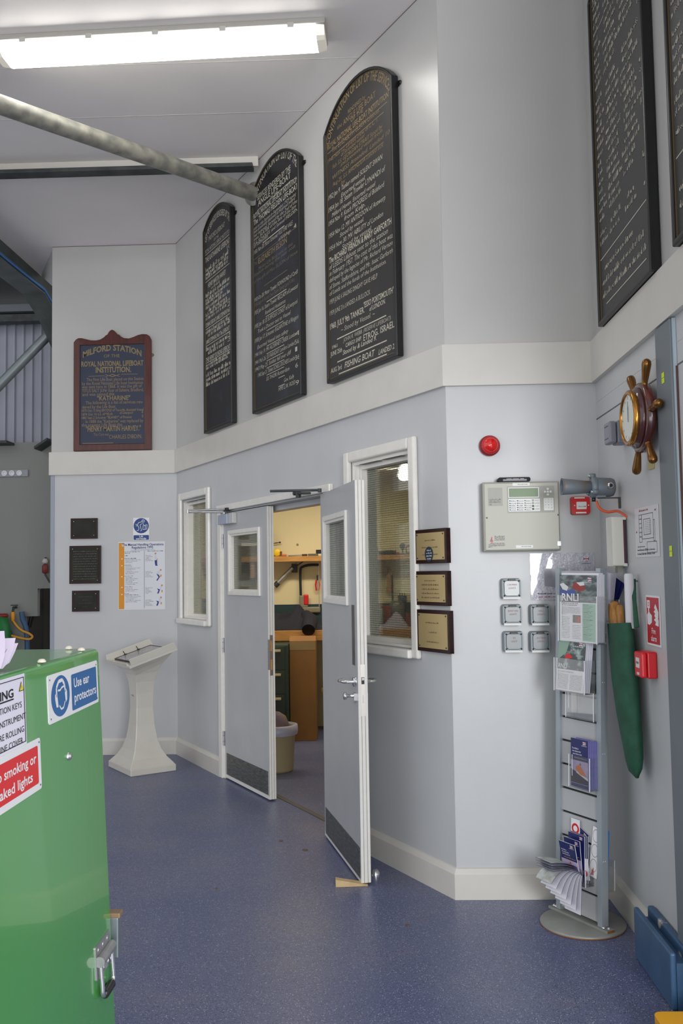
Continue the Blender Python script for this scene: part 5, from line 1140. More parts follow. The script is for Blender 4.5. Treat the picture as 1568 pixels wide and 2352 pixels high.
# three folded straight out
for k in range(4):
    dy = .012 * k
    bent('open leaflet folded straight out over the holder lip, topmost of four' if k == 0 else 'open leaflet folded out beneath the topmost one', curve((yl + .0 - .004 * k, .058), (yl + .035 - dy * .9, .10), (yl + .045 - dy * 1.0, .215 - .004 * k)), x0 - .006, x0 + .094, page if k % 2 else M('leaflet_print', (206, 206, 206), .35, rgb2=(150, 158, 150), scale=30), navyc)
# six hanging down
for k in range(7):
    f = k / 6
    bent('leaflet hanging down over the holder lip, outermost of the fan' if k == 0 else 'leaflet hanging in the drooping fan under the bottom holder', curve((yl - .006 - .003 * k, .058), (yl + .03 - .05 * f, .15 - .08 * f), (yl - .045 - .135 * f, .205 - .12 * f), 8), x0 - .004 + .004 * k, x0 + .095 + .004 * k, M('leaflet_print', (0, 0, 0)) if k == 0 else page, navyc, skew=-.01 + .03 * f)
# back of the rack: white forms on top, navy ones beside, light blue ones low down
def backleaf(px_, py_, z, w, h, mat, label, group, rot=0.0, nm='leaflet'):
    x, y = FK.on(px_, py_, z)
    o = MB().box(-w, 0, 0, h, -.0012, 0, mat).build(nm, matrix=FK.mat(x, y, z) @ Matrix.Rotation(rot, 4, 'Z')); tag(o, label, 'leaflet', group); return o
for k in range(5): backleaf(1401 + k * .8, 1426, -.036 - .009 * k, .10, .21, M('form_white', (206, 206, 220), .5), 'white form fanning out at the top of the rack\'s far side', 'white forms behind the rack post', -.02 - .03 * k, 'form')
for k in range(2): backleaf(1409 + k * 2, 1400, -.088 - .006 * k, .10, .13, navyc, 'navy leaflet poking out behind the white forms', 'navy leaflets behind the rack post', -.35 - .15 * k)
for k in range(4): backleaf(1394 + k * .6, 2050, -.030 - .004 * k, .09, .265, M('leaflet_sky', (84, 150, 206), .4), 'light blue leaflet sticking out low behind the rack post', 'light blue leaflets behind the rack post', -.008 - .012 * k)
x, y = FK.on(1398, 1425, -.03)
holder(-.112, x + .004, y - .008, .15, .10, .07, .018, sgn=-1, slit=False)
x, y = FK.on(1396, 2045, -.03)
holder(-.05, x + .002, y - .008, .15, .13, .05, .018, sgn=-1, slit=False)
# ------------------------------------------------------------------ lectern
F0 = Vector((-1.899, 7.294, 0)); a_ = Vector((.811, .585, 0)).normalized(); b_ = Vector((-a_.y, a_.x, 0)); Lx, Ly = .383, .50
lw = M('lectern_white', (206, 202, 192), .28, var=.03, scale=6, coat=.3); root = thing('lectern', 'cream white lectern with flared base and sloping tray in the corner', 'lectern', Matrix(((a_.x, b_.x, 0, F0.x), (a_.y, b_.y, 0, F0.y), (0, 0, 1, 0), (0, 0, 0, 1))))
MB().box(0, Lx, 0, Ly, 0, .052, lw).build('base', root, .006)
prof = [(.05, 1.0, .97), (.07, .93, .88), (.11, .76, .72), (.17, .60, .56), (.25, .49, .43), (.36, .415, .345), (.50, .375, .30), (.62, .385, .31), (.71, .43, .36), (.78, .52, .46), (.83, .64, .60), (.87, .80, .78), (.895, .92, .9)]
cx, cy = Lx / 2, Ly / 2; b = MB(); v = []
for z, fx, fy in prof:
    hx_, hy_ = Lx / 2 * fx, Ly / 2 * fy
    sl = max(0, (z - .7) / .195)
    for sx_, sy_ in ((-1, -1), (1, -1), (1, 1), (-1, 1)): v.append((cx + sx_ * hx_, cy + sy_ * hy_, z + sl * (.055 * sx_ * fx)))
n = len(prof); b.add(v, [(i * 4 + k, i * 4 + (k + 1) % 4, (i + 1) * 4 + (k + 1) % 4, (i + 1) * 4 + k) for i in range(n - 1) for k in range(4)], lw, False); b.add(v, [(0, 3, 2, 1), tuple((n - 1) * 4 + k for k in range(4))], lw)
o = b.build('pedestal', root, .006, 2, ang=50)
sl = math.atan2(.115, Lx)
tm = Matrix.Translation((0, 0, .853)) @ Matrix.Rotation(-sl, 4, 'Y'); Lt = Lx / math.cos(sl)
b = MB(); b.X = tm; b.box(-.012, Lt + .012, -.008, Ly + .008, -.012, .008, lw)
o = b.build('tray', root, .003)
b = MB(); b.X = tm
b.hexa([(.01, -.008, .006), (Lt + .012, -.008, .006), (Lt + .012, .014, .006), (.01, .014, .006)], [(.0, -.014, .062), (Lt, -.014, .062), (Lt, .0, .062), (.0, .0, .062)], lw); b.build('tray_lip', root, .004)
b = MB(); b.X = tm
b.hexa([(-.012, Ly - .014, .006), (Lt + .012, Ly - .014, .006), (Lt + .012, Ly + .008, .006), (-.012, Ly + .008, .006)], [(-.0, Ly, .065), (Lt, Ly, .065), (Lt, Ly + .012, .065), (-.0, Ly + .012, .065)], lw); b.build('tray_lip', root, .004)
b = MB(); b.X = tm
b.hexa([(-.012, .04, .004), (.006, .04, .004), (.006, Ly - .02, .004), (-.012, Ly - .02, .004)], [(-.016, .04, .03), (-.004, .04, .03), (-.004, Ly - .02, .03), (-.016, Ly - .02, .03)], lw); b.build('tray_end', root, .003)
b = MB(); b.X = tm; b.box(.05, Lt - .03, .05, Ly - .05, .009, .02, M('tray_picture', (120, 118, 130), .2, rgb2=(160, 156, 162), scale=12, coat=.5)).frame(.045, Lt - .025, .045, Ly - .045, .008, .009, .022, blackpl); b.build('framed_print', root)
for x in (.14, .26): q_ = MB(); q_.X = tm; q_.tube([(x, Ly - .05, .02), (x - .01, Ly - .05, .055)], .003, blackm, 8).box(x - .01, x + .012, Ly - .056, Ly - .044, .018, .026, blackm).build('peg', root)
q_ = MB(); q_.X = Matrix.Translation((cx - Lx / 2 * .40, cy, .60)) @ Matrix.Rotation(R(-90), 4, 'Y') @ Matrix.Rotation(R(-90), 4, 'Z'); flagmark(q_, .0, .0, .014, .006); q_.build('small_badge', root)

# ------------------------------------------------------------------ green engine cover
FG = Fr((-.663, 0, 1.395), (0, 1, 0), (-.045, 0, .99899))
grn = M('cover_green', (74, 150, 74), .2, bump=.015, bscale=5, coat=.6)
root = thing('engine_cover', 'big glossy green metal engine cover with safety signs', 'engine cover', FG.mat())
YB = 2.252; Hb = 1.395; v = []
for y in (1.0, YB):
    for x, z in ((-.60, .06), (-1.62, .06), (-1.557, 1.395), (-.663, 1.395)): v.append((x, y, z))
b = MB(); b.X = FG.mat().inverted(); b.add(v, [(0, 1, 2, 3), (7, 6, 5, 4), (0, 3, 7, 4), (1, 0, 4, 5), (2, 1, 5, 6), (3, 2, 6, 7)], grn); b.build('cover_body', root, .012, 4)
b = MB(); b.X = FG.mat().inverted(); b.box(-1.58, -.64, 1.02, 2.22, 0, .07, blackpl); b.build('skid', root)
def signplate(name, x0, x1, y0, y1, mat=signwhite, r=.006, z=.0015): 
    b = MB().prism(rr(x0, x1, y0, y1, r), .0002, z, mat); return b
z = .0019
b = signplate('s', 1.88, 2.223, -.125, -.026); x0, x1, y0, y1 = 1.88, 2.223, -.125, -.026; W_ = x1 - x0; H_ = y1 - y0; eb = M('sign_blue', (28, 96, 156), .35)
cx, cy, rx, ry = x0 + W_ * .22, y0 + H_ * .5, W_ * .17, H_ * .43
b.poly(circ(cx, cy, rx, 32, ry), eb, z).poly(rr(x0 + W_ * .43, x1 - .012, y0 + H_ * .07, y1 - H_ * .14, .005), eb, z); z += .0004
E_ = lambda x, y: (cx + x * rx, cy + y * ry)
for p in ([(-.45, .0), (-.45, .45), (-.2, .72), (.2, .75), (.42, .5), (.5, .1)], [(-.3, .3), (-.05, .28), (.1, .38), (.4, .42)], [(-.2, -.45), (.0, -.66), (.25, -.62), (.42, -.35)]): stroke(b, [E_(*q_) for q_ in p], .0075 if p[0][0] == -.45 else .004, signwhite, z)
b.poly([E_(*q_) for q_ in ((-.62, .12), (-.5, .2), (-.38, .1), (-.3, -.5), (-.5, -.5), (-.62, -.1))][::-1], signwhite, z).poly([E_(*q_) for q_ in ((.42, .18), (.58, .25), (.68, .1), (.66, -.3), (.5, -.42))][::-1], signwhite, z)
b.txt('Use ear', x0 + W_ * .475, x0 + W_ * .80, y0 + H_ * .56, H_ * .21, signwhite, z, 0, .02).txt('protectors', x0 + W_ * .475, x0 + W_ * .94, y0 + H_ * .24, H_ * .21, signwhite, z, 0, .02)
for x in (x0 + .012, x1 - .012):
    for y in (y0 + .01, y1 - .01): b.poly(circ(x, y, .002, 8), ink, z)
b.build('ear_protector_sign', root)['label'] = 'blue and white sign reading Use ear protectors'
z = .0019; x0, x1, y0, y1 = 1.44, 1.759, -.140, -.007; W_ = x1 - x0; H_ = y1 - y0
b = signplate('s', x0, x1, y0, y1, M('sheet_white', (224, 222, 236), .35), .001, .0008)
b.frame(x0 + .006, x1 - .006, y0 + .006, y1 - .006, .0012, .0008, z, ink)
b.txt('WARNING', 1.52, 1.700, y1 - .037, .016, ink, z, 0, .02).rect(1.52, 1.700, y1 - .042, y1 - .0395, z, ink)
for t, xx, y in (('IGNITION KEYS', 1.738, .061), ('ENGINE INSTRUMENT', 1.755, .084), ('BEFORE ROLLING', 1.745, .107), ('ENGINE COVER', 1.738, .127)): b.txtc(t, xx, y1 - y, .0115, ink, z, 0, .0, 'R', 1.35)
tri = M('warning_yellow', (222, 208, 30), .4); b.poly([(1.727, y1 - .031), (1.750, y1 - .031), (1.7385, y1 - .013)], ink, z).poly([(1.7295, y1 - .0297), (1.7475, y1 - .0297), (1.7385, y1 - .0155)], tri, z + .0004).rect(1.738, 1.739, y1 - .026, y1 - .020, z + .0006, ink)
b.build('warning_sheet', root)['label'] = 'white printed warning sheet about ignition keys'
z = .0031; x0, x1, y0, y1 = 1.40, 1.8235, -.237, -.139; W_ = x1 - x0; H_ = y1 - y0; nr = M('sign_no_red', (216, 36, 40), .35)
b = signplate('s', x0, x1, y0, y1, signwhite, .006, .0026); b.poly(rr(1.46, x1 - .016, y0 + .013, y1 - .013, .004), nr, z); z += .0004
b.txt('No smoking or', 1.585, 1.797, y0 + H_ * .56, H_ * .19, signwhite, z, 0, .02).txt('naked lights', 1.600, 1.775, y0 + H_ * .24, H_ * .19, signwhite, z, 0, .02)
for x in (x0 + .01, x1 - .008):
    for y in (y0 + .008, y1 - .008): b.poly(circ(x, y, .002, 8), ink, z)
b.build('no_smoking_sign', root)['label'] = 'red and white sign reading No smoking or naked lights'
MB().lathe([(0, .008), (.005, .0075), (.008, .004), (.009, 0)], chrome, (1.991, -.209, 0), (0, 0, 1), 16).build('bolt', root)
for px_, py_ in ((158, 1490), (187, 1494), (96, 1521)):
    p = flo(px_, py_, 1.397); q_ = MB(); q_.X = FG.mat().inverted(); q_.lathe([(0, .007), (.005, .0065), (.0085, .003), (.0085, 0)], M('bolt_cap', (214, 206, 190), .3), p, (0, 0, 1), 16); q_.build('bolt', root)
# drop handle low on the cover
x0, x1, y1 = 2.112, 2.222, -.655
b = MB().prism(rr(x0, x1, y1 - .075, y1, .004), 0, .004, steel); 
for x in (x0 + .02, (x0 + x1) / 2, x1 - .02): b.lathe([(0, .002), (.005, .0015), (.006, 0)], chrome, (x, y1 - .014, .004), (0, 0, 1), 12).lathe([(0, .002), (.005, .0015), (.006, 0)], chrome, (x, y1 - .066, .004), (0, 0, 1), 12)
b.build('handle_plate', root)
b = MB().tube([(x0 + .005, y1 - .035, .010), (x1 - .005, y1 - .035, .010)], .012, steel, 12); b.build('handle_hinge', root)
bail = MB().tube(smooth([(x0 + .012, y1 - .035, .010), (x0 + .012, y1 - .09, .012), (x0 + .014, y1 - .108, .012), (x0 + .03, y1 - .114, .012), (x1 - .03, y1 - .114, .012), (x1 - .014, y1 - .108, .012), (x1 - .012, y1 - .09, .012), (x1 - .012, y1 - .035, .010)], 4), .0055, chrome, 10).build('handle_bail', root)
MB().tube([(x0 + .028, y1 - .114, .012), (x1 - .028, y1 - .114, .012)], .010, blackpl, 14).build('handle_grip', bail)
q_ = MB(); q_.X = FG.mat().inverted(); q_.box(-.66, -.617, YB, YB + .03, .66, .755, M('latch_steel', (126, 134, 140), .4, .5)).box(-.66, -.613, YB, YB + .032, .752, .765, M('latch_top', (140, 116, 90), .5, .2)); q_.build('latch', root, .003)
# papers lying on the cover, curling over its edge
env = M('envelope_white', (180, 170, 190), .5)
for k, (pts, lb_) in enumerate((([(10, 1449), (12, 1475), (11, 1505), (2, 1535), (-12, 1552)], 'white sheet at the front of the curled papers on the green cover'), ([(36, 1465), (31, 1490), (20, 1520), (6, 1541), (-12, 1556)], 'white letter in the middle of the curled papers on the green cover'), ([(42, 1477), (33, 1500), (22, 1522), (8, 1543), (-12, 1560)], 'white letter at the back of the curled papers on the green cover'))):
    yy = 1.68 + .04 * k
    A = [at(x, y, yy + .02 - .006 * i) for i, (x, y) in enumerate(pts)]; A[-1].z = max(A[-1].z, 1.402); A = [Vector((p.x, p.y, max(p.z, 1.4005))) for p in A]
    Bq = [p + Vector((-.17, -.10, .0)) for p in A]
    b = MB().sheet(A, Bq, env, .0012)
    if k: 
        [b.tube([A[1] * f_ + Bq[1] * (1 - f_), A[3] * f_ + Bq[3] * (1 - f_)], .0005, inkgrey, 4) for f_ in (.94, .9, .86)]
    o = b.build('letter'); tag(o, lb_, 'paper', 'papers on the green cover')

# ------------------------------------------------------------------ floor odds and ends
wd = M('wedge_pine', (206, 182, 138), .6, rgb2=(186, 156, 108), scale=10)
p0 = flo(771, 2038); p1 = flo(831, 2036); dx = (p1 - p0).normalized(); dy = Vector((-dx.y, dx.x, 0)); L_ = (p1 - p0).length + .03
tag(MB().add([(0, 0, 0), (L_, 0, 0), (L_, .045, 0), (0, .045, 0), (0, 0, .036), (L_, 0, .006), (L_, .045, .006), (0, .045, .036)], [(0, 3, 2, 1), (4, 5, 6, 7), (0, 1, 5, 4), (1, 2, 6, 5), (2, 3, 7, 6), (3, 0, 4, 7)], wd).build('door_wedge', bevel=.001, matrix=Matrix(((dx.x, dy.x, 0, p0.x), (dx.y, dy.y, 0, p0.y), (0, 0, 1, 0), (0, 0, 0, 1)))), 'pale wooden wedge on the floor holding the open door', 'door wedge')
p = flo(862, 2012); root = thing('door_stop', 'small chrome dome door stop on the floor behind the open door', 'door stop', Matrix.Translation((p.x, p.y, 0)))
MB().lathe([(.024, 0), (.024, .008), (.021, .022), (.012, .032), (0, .034)], chrome, n=24).build('dome', root); MB().box(-.026, -.014, -.012, .012, .004, .024, blackpl).build('rubber_buffer', root)
lf = M('leaf_brown', (104, 84, 60), .8)
for k, (px_, py_, s) in enumerate(((700, 1953, .016), (936, 2127, .011), (644, 1932, .012), (497, 2042, .008))):
    p = flo(px_, py_); rnd = random.Random(k); b = MB(); pts = [(math.cos(2 * math.pi * i / 7) * s * rnd.uniform(.4, 1.2), math.sin(2 * math.pi * i / 7) * s * rnd.uniform(.4, 1.0)) for i in range(7)]
    b.prism(pts, 0, .005, lf); o = b.build('dry_leaf', matrix=Matrix.Translation((p.x, p.y, .0005))); tag(o, ('dry brown leaf scrap on the blue floor in front of the doorway', 'dry scrap on the blue floor nearest the leaflet rack', 'pale scrap on the blue floor before the shut door', 'tiny dry speck on the blue floor near the green cover')[k], 'leaf')

# ------------------------------------------------------------------ workshop behind the doors
wsh = M('workshop_cream', (222, 208, 168), .6, var=.02, scale=2); YW2 = 9.6
struct(MB().box(-1.8, 1.2, YW2, YW2 + .1, 0, 2.6, wsh).build('wall_workshop_back')); struct(MB().box(-1.82, -1.722, 8.37, YW2 + .1, 0, 2.6, wsh).build('wall_workshop_left')); struct(MB().box(1.1, 1.2, 4.72, YW2 + .1, 0, 2.6, wsh).build('wall_workshop_right'))
b = MB().add([(-1.75, 8.38, 2.56), (-1.75, YW2 + .05, 2.56), (1.15, YW2 + .05, 2.56), (1.15, 4.72, 2.56), (.55, 4.72, 2.56)] + [(-1.75, 8.38, 2.62), (-1.75, YW2 + .05, 2.62), (1.15, YW2 + .05, 2.62), (1.15, 4.72, 2.62), (.55, 4.72, 2.62)], [(4, 3, 2, 1, 0), (5, 6, 7, 8, 9), (0, 1, 6, 5), (1, 2, 7, 6), (2, 3, 8, 7), (3, 4, 9, 8), (4, 0, 5, 9)], wsh); struct(b.build('ceiling_workshop'))
batten('short lit fluorescent batten seen through the wired window', .36, 8.35, 2.555, 1.5, R(90), None, .10, .16)
l_ = bpy.data.lights.new('workshop_fill', 'AREA'); l_.shape = 'RECTANGLE'; l_.size = 1.8; l_.size_y = .15; l_.energy = 24; l_.color = (1.0, .90, .70)  # added warm fill lamp without a fitting, brightens the cream workshop walls
o = bpy.data.objects.new('workshop_fill', l_); COL.objects.link(o); o.location = (-.62, 8.35, 2.5)
struct(MB().box(at(838, 1200, 8.2).x, at(857, 1200, 8.2).x, 8.2, 8.35, 0, 2.56, M('pillar_grey', (150, 156, 150), .5)).build('wall_pillar'))
def wx(px, y): return at(px, 1300, y).x
def wz(py, y, px=700): return at(px, py, y).z
YS = 9.36
zt = wz(1277, YS); zb = wz(1289, YS)
root = thing('wall_shelf', 'long pine shelf of tools on the workshop back wall', 'shelf', Matrix.Translation((0, YS, zb))); MB().box(-1.70, 1.08, 0, YW2 - YS - .001, 0, zt - zb, wood).build('board', root)
for x in (-1.2, .02, .9): MB().box(x - .02, x + .02, .03, YW2 - YS - .001, -.16, 0, wood).build('bracket', root)
YBn = 9.0; zb1 = wz(1448, YBn); zb0 = wz(1472, YBn)
root = thing('workbench', 'pine topped workbench along the workshop back wall', 'workbench', Matrix.Translation((0, YBn, 0)))
MB().box(-1.70, 1.08, 0, YW2 - YBn - .001, zb0, zb1, wood).build('top', root, .004)
for x in (-1.62, -.30, 1.0): MB().box(x - .04, x + .04, .08, .16, 0, zb0, wood).build('leg', root)
MB().box(-.5, 1.05, .16, .56, .40, .44, wood).build('lower_shelf', root)
z1 = wz(1388, YW2 - .02); tag(MB().box(-1.70, 1.08, YW2 - .03, YW2 - .001, zb1 + .001, z1, M('splash_teal', (34, 56, 64), .5)).build('splashback'), 'dark teal board along the wall behind the workbench', 'board')
# dark jacket on the bench
jk = M('jacket_navy', (24, 25, 38), .85, bump=.6, bscale=18); b = MB(); xa, xb = wx(632, 9.15), wx(738, 9.15); nx, ny = 22, 10; v = []
for j in range(ny + 1):
    for i in range(nx + 1):
        s_, t_ = i / nx, j / ny; e = max(0, math.sin(math.pi * min(1, max(0, s_))) ** .5 * math.sin(math.pi * t_) ** .6)
        v.append((xa - .12 + (xb - xa + .14) * s_, YBn + .03 + .42 * t_, zb1 + .004 + e * (.17 + .05 * math.sin(s_ * 9 + t_ * 4) + .03 * math.sin(s_ * 21 - t_ * 7)) * (.75 + .4 * math.cos(s_ * 2.6 - .6))))
b.add(v, [(j * (nx + 1) + i, j * (nx + 1) + i + 1, (j + 1) * (nx + 1) + i + 1, (j + 1) * (nx + 1) + i) for j in range(ny) for i in range(nx)], jk, True)
root = thing('jacket', 'dark navy jacket heaped on the workbench with a sleeve hanging over', 'jacket', Matrix.Identity(4)); b.build('body', root)
c0, c1 = at(712, 1425, 9.12), at(708, 1447, 8.93); MB().tube([c0 + Vector((-.05, .1, .03)), c0, c1 + Vector((0, .02, .01)), c1], [.07, .075, .066, .062], jk, 16, caps=False).lathe([(0, 0), (.058, 0)], blackm, c1 + Vector((0, .01, .003)), (0, -1, -.3), 16).build('sleeve', root)
# filing cabinet, cardboard box, bin
fg_ = M('cabinet_green', (54, 62, 52), .5); root = thing('filing_cabinet', 'dark green filing cabinet beside the tall cardboard box', 'cabinet', Matrix.Translation((wx(657, 8.60) - .46, 8.60, 0)))
MB().box(0, .46, .012, .38, 0, .905, M('cabinet_frame', (46, 66, 58), .45)).build('body', root, .004)
for k in range(4):
    d = MB().box(.02, .435, 0, .02, .02 + .22 * k, .235 + .22 * k, fg_).build('drawer', root, .003); MB().box(.30, .40, -.022, .004, .185 + .22 * k, .207 + .22 * k, M('cabinet_handle', (206, 190, 150), .35, .3)).build('handle', d, .004)
cb = M('cardboard', (136, 96, 56), .8, var=.12, scale=5, rgb2=(150, 104, 50), thr=(.3, .7)); root = thing('cardboard_box', 'tall brown cardboard box standing before the workbench', 'box', Matrix.Translation((wx(662, 8.77), 8.77, 0)))
w_ = wx(722, 8.77) - wx(662, 8.77); MB().box(0, w_, 0, .19, 0, .93, cb).build('carton', root, .003); MB().box(.002, w_ - .002, -.0012, -.0002, .845, .925, M('tape', (150, 122, 80), .4)).build('tape', root); b = MB().hexa([(0, 0, .93), (w_, 0, .93), (w_, .004, .93), (0, .004, .93)], [(0, .06, .975), (w_, .06, .975), (w_, .064, .975), (0, .064, .975)], cb); b.build('flap', root)
p = flo(640, 1776); p.x -= .02; p.y += .10; root = thing('waste_bin', 'beige plastic bin full of rubbish just inside the doorway', 'bin', Matrix.Translation((p.x, p.y, 0))); rt = wx(674, p.y) - p.x
MB().lathe([(0, 0), (rt * .80, 0), (rt * .86, .02), (rt, .34), (rt + .012, .345), (rt + .012, .36), (rt - .004, .36), (rt - .01, .33), (0, .05)], M('bin_beige', (176, 160, 128), .5), n=32).build('tub', root)
bg_ = M('bag_white', (168, 168, 188), .4, bump=.5, bscale=30); MB().lathe([(rt - .012, .30), (rt - .004, .366), (rt + .016, .362), (rt + .02, .32), (rt + .014, .29)], bg_, n=32).build('liner', root)
b = MB()
tag(MB().lathe([(0, .24), (rt * .75, .28), (rt * .8, .36), (rt * .6, .43), (rt * .3, .46), (0, .465)], M('rag_brown', (130, 104, 76), .9, bump=.8, bscale=20, rgb2=(92, 84, 110)), n=20).build('rag_bundle', matrix=Matrix.Translation((p.x - .02, p.y, 0))), 'brown and grey rag bundle piled on top of the beige bin', 'rags')
# things on the shelf and hanging under it
def onshelf(name, label, cat, px, w, h, mat, build, d=.06, group=None, y=None):
    x = wx(px, YS + .06); root = thing(name, label, cat, Matrix.Translation((x, YS + .08, zt + .001)), group); build(root, w, h, mat); return root
def bx_(root, w, h, mat): MB().box(-w / 2, w / 2, -.05, .05, 0, h, mat).build('body', root, .004)
onshelf('tape_measure', 'yellow tape measure on the workshop shelf beside the door edge', 'tape measure', 636, .07, .07, M('tool_yellow', (226, 186, 30), .4), lambda r_, w, h, m: (MB().lathe([(0, -.02), (.036, -.02), (.04, -.015), (.04, .015), (.036, .02), (0, .02)], m, (0, 0, .04), (0, 1, 0), 20).build('case', r_), MB().box(.03, .05, -.02, .02, .0, .05, M('tool_brown', (110, 60, 36), .5)).build('grip', r_)))
onshelf('hand_saw', 'orange handled tool lying flat on the workshop shelf', 'tool', 651, .12, .02, M('tool_orange', (206, 110, 70), .5), lambda r_, w, h, m: (MB().tube([(-.10, 0, .012), (.03, 0, .012)], .011, m, 10).build('handle', r_), MB().box(.03, .20, -.01, .01, .006, .014, steel).build('blade', r_)))
onshelf('paint_brush', 'dark tool lying at the middle of the workshop shelf', 'tool', 700, .06, .02, M('tool_dark', (60, 30, 26), .5), lambda r_, w, h, m: (MB().box(-.03, .025, -.02, .02, 0, .02, m).build('head', r_, .004), MB().tube([(-.17, 0, .006), (-.03, 0, .010)], .006, M('tool_green', (90, 100, 50), .5), 8).build('handle', r_)))
onshelf('tool_case', 'flat grey tool case on the workshop shelf beside the open door', 'case', 719, .10, .022, M('case_grey', (90, 86, 80), .5), lambda r_, w, h, m: (bx_(r_, w, h, m), MB().box(.03, .11, -.03, .03, h, .062, blackpl).build('upper_box', r_, .003)))
xh = YW2 - .03
def hang(name, label, px, py, cat, fn):
    p = at(px, py, xh); root = thing(name, label, cat, Matrix.Translation(p)); fn(root); MB().tube([(0, .028, .0), (0, -.004, .0)], .003, blackm, 6).build('hook', root); return root
def f_gun(r_):
    MB().tube([(.0, -.02, -.01), (-.155, -.02, -.165)], .022, steel, 16).build('barrel', r_); MB().tube([(-.15, -.02, -.16), (-.185, -.02, -.195)], .028, darksteel, 12).build('tip_holder', r_); MB().box(-.01, .05, -.035, -.005, -.06, .03, darksteel).build('grip', r_, .006); MB().tube([(.03, -.02, .0), (.12, -.02, .06)], .005, darksteel, 8).build('plunger_rod', r_)
hang('sealant_gun', 'steel sealant gun hanging under the workshop shelf', 672, 1302, 'sealant gun', f_gun)
def f_saw(r_):
    MB().tube(smooth([(-.10, -.015, -.30), (-.10, -.015, -.05), (-.07, -.015, -.005), (.0, -.015, .01), (.09, -.015, .01)]), .013, M('saw_green_black', (22, 34, 36), .4), 10).build('bow_frame', r_); MB().box(.085, .093, -.02, -.012, -.42, .01, steel).build('blade', r_); MB().box(-.115, -.025, -.03, .0, -.43, -.30, M('saw_grip_grey', (130, 124, 104), .5)).build('handle', r_, .012); MB().box(-.07, -.02, -.036, -.006, -.40, -.29, redpl).build('red_grip', r_, .01); MB().box(-.11, .10, -.03, .0, -.48, -.42, M('saw_grip_grey', (0, 0, 0))).build('lower_grip', r_, .012)
hang('hacksaw', 'hacksaw with a red grip hanging under the workshop shelf', 712, 1300, 'saw', f_saw)
def f_pl(r_):
    for s in (-1, 1): MB().tube([(.012 * s, -.01, 0), (.02 * s, -.01, -.05), (.012 * s, -.01, -.11)], .008, redpl, 8).build('grip', r_)
    MB().tube([(0, -.01, 0), (0, -.01, .05)], .01, darksteel, 8).build('jaw', r_)
hang('pliers', 'red handled pliers hanging beside the hacksaw', 729, 1332, 'pliers', f_pl)
hang('long_drill_bit', 'thin dark rod pegged on the cream wall above the shelf', 634, 1246, 'tool', lambda r_: (MB().tube([(-.03, -.01, -.01), (.04, -.01, -.0)], .004, darksteel, 8).build('rod', r_), MB().lathe([(0, 0), (.01, 0), (.01, .01), (0, .01)], blackm, (.04, -.015, 0), (0, 1, 0), 10).build('knob', r_)))
tag(MB().ring(circ(0, 0, .011, 14), circ(0, 0, .006, 14), 0, .006, M('eye_brass', (136, 104, 60), .5)).build('screw_eye', matrix=Fr(at(683, 1251, YW2 - .001), (1, 0, 0)).mat()), 'small brass ring on the cream workshop wall above the shelf', 'ring')
# seen through the wired window
for k, (px_, w, h, c_) in enumerate(((862, .05, .08, (52, 62, 48)), (880, .10, .04, (70, 70, 66)), (893, .08, .045, (66, 70, 70)), (905, .05, .04, (70, 60, 60)), (913, .04, .025, (150, 70, 60)))):
    onshelf('tin', ('dark green tin at the pillar end of the shelf in the wired window', 'low grey tin second along the shelf in the wired window', 'grey tin third along the shelf in the wired window', 'small dark tin before the red lid in the wired window', 'small red lid on the shelf in the wired window')[k], 'tin', px_, w, h, M('tin_%d' % k, c_, .5), lambda r_, w_, h_, m: MB().lathe([(0, 0), (w_ / 2, 0), (w_ / 2, h_ * .85), (w_ * .45, h_), (0, h_)], m, n=16).build('body', r_), group='tins on the workshop shelf')
onshelf('trophy', 'small dark balloon shaped ornament on the shelf in the wired window', 'ornament', 925, .05, .1, darkwood, lambda r_, w, h, m: MB().lathe([(0, 0), (.03, 0), (.03, .01), (.008, .015), (.008, .04), (.026, .07), (.03, .09), (.02, .11), (0, .115)], m, n=16).build('body', r_))
onshelf('clamp', 'reddish clamp at the far end of the shelf in the wired window', 'clamp', 939, .05, .1, red2, lambda r_, w, h, m: (MB().tube(smooth([(-.02, 0, .01), (-.025, 0, .06), (0, 0, .09), (.025, 0, .06), (.02, 0, .01)]), .008, m, 8).build('jaw', r_), MB().box(-.03, .03, -.01, .01, 0, .02, blackpl).build('foot', r_)))
hang('hand_pump', 'black hand tool with a curved steel neck in the wired window', 868, 1318, 'tool', lambda r_: (MB().tube([(-.03, -.02, -.06), (-.03, -.02, -.17)], .022, blackpl, 12).build('grip', r_), MB().tube(smooth([(-.03, -.02, -.06), (-.025, -.02, -.01), (.02, -.02, .01), (.16, -.02, .02)]), .005, chrome, 8).build('neck', r_)))
hang('wooden_mallet', 'brown wooden handle hanging on the wall in the wired window', 892, 1300, 'tool', lambda r_: (MB().tube([(0, -.02, 0), (.0, -.02, -.22)], [.012, .022], wood, 10).build('handle', r_), MB().box(-.03, .03, -.04, .0, -.26, -.22, wood).build('head', r_)))
hang('brush_pot', 'dark blue pot of brushes hanging on the wall in the wired window', 923, 1368, 'pot', lambda r_: (MB().lathe([(0, -.09), (.04, -.09), (.048, 0), (.044, 0), (.036, -.085), (0, -.085)], M('pot_navy', (44, 56, 76), .5), (0, -.05, -.0), n=18).build('pot', r_), [MB().tube([(x, -.05, -.05), (x * 1.3, -.05, .03)], .004, blackm, 6).build('brush', r_) for x in (-.02, 0, .02)]))
def onbench(name, label, cat, px, fn, y=9.3):
    root = thing(name, label, cat, Matrix.Translation((wx(px, y), y, zb1 + .001))); fn(root)
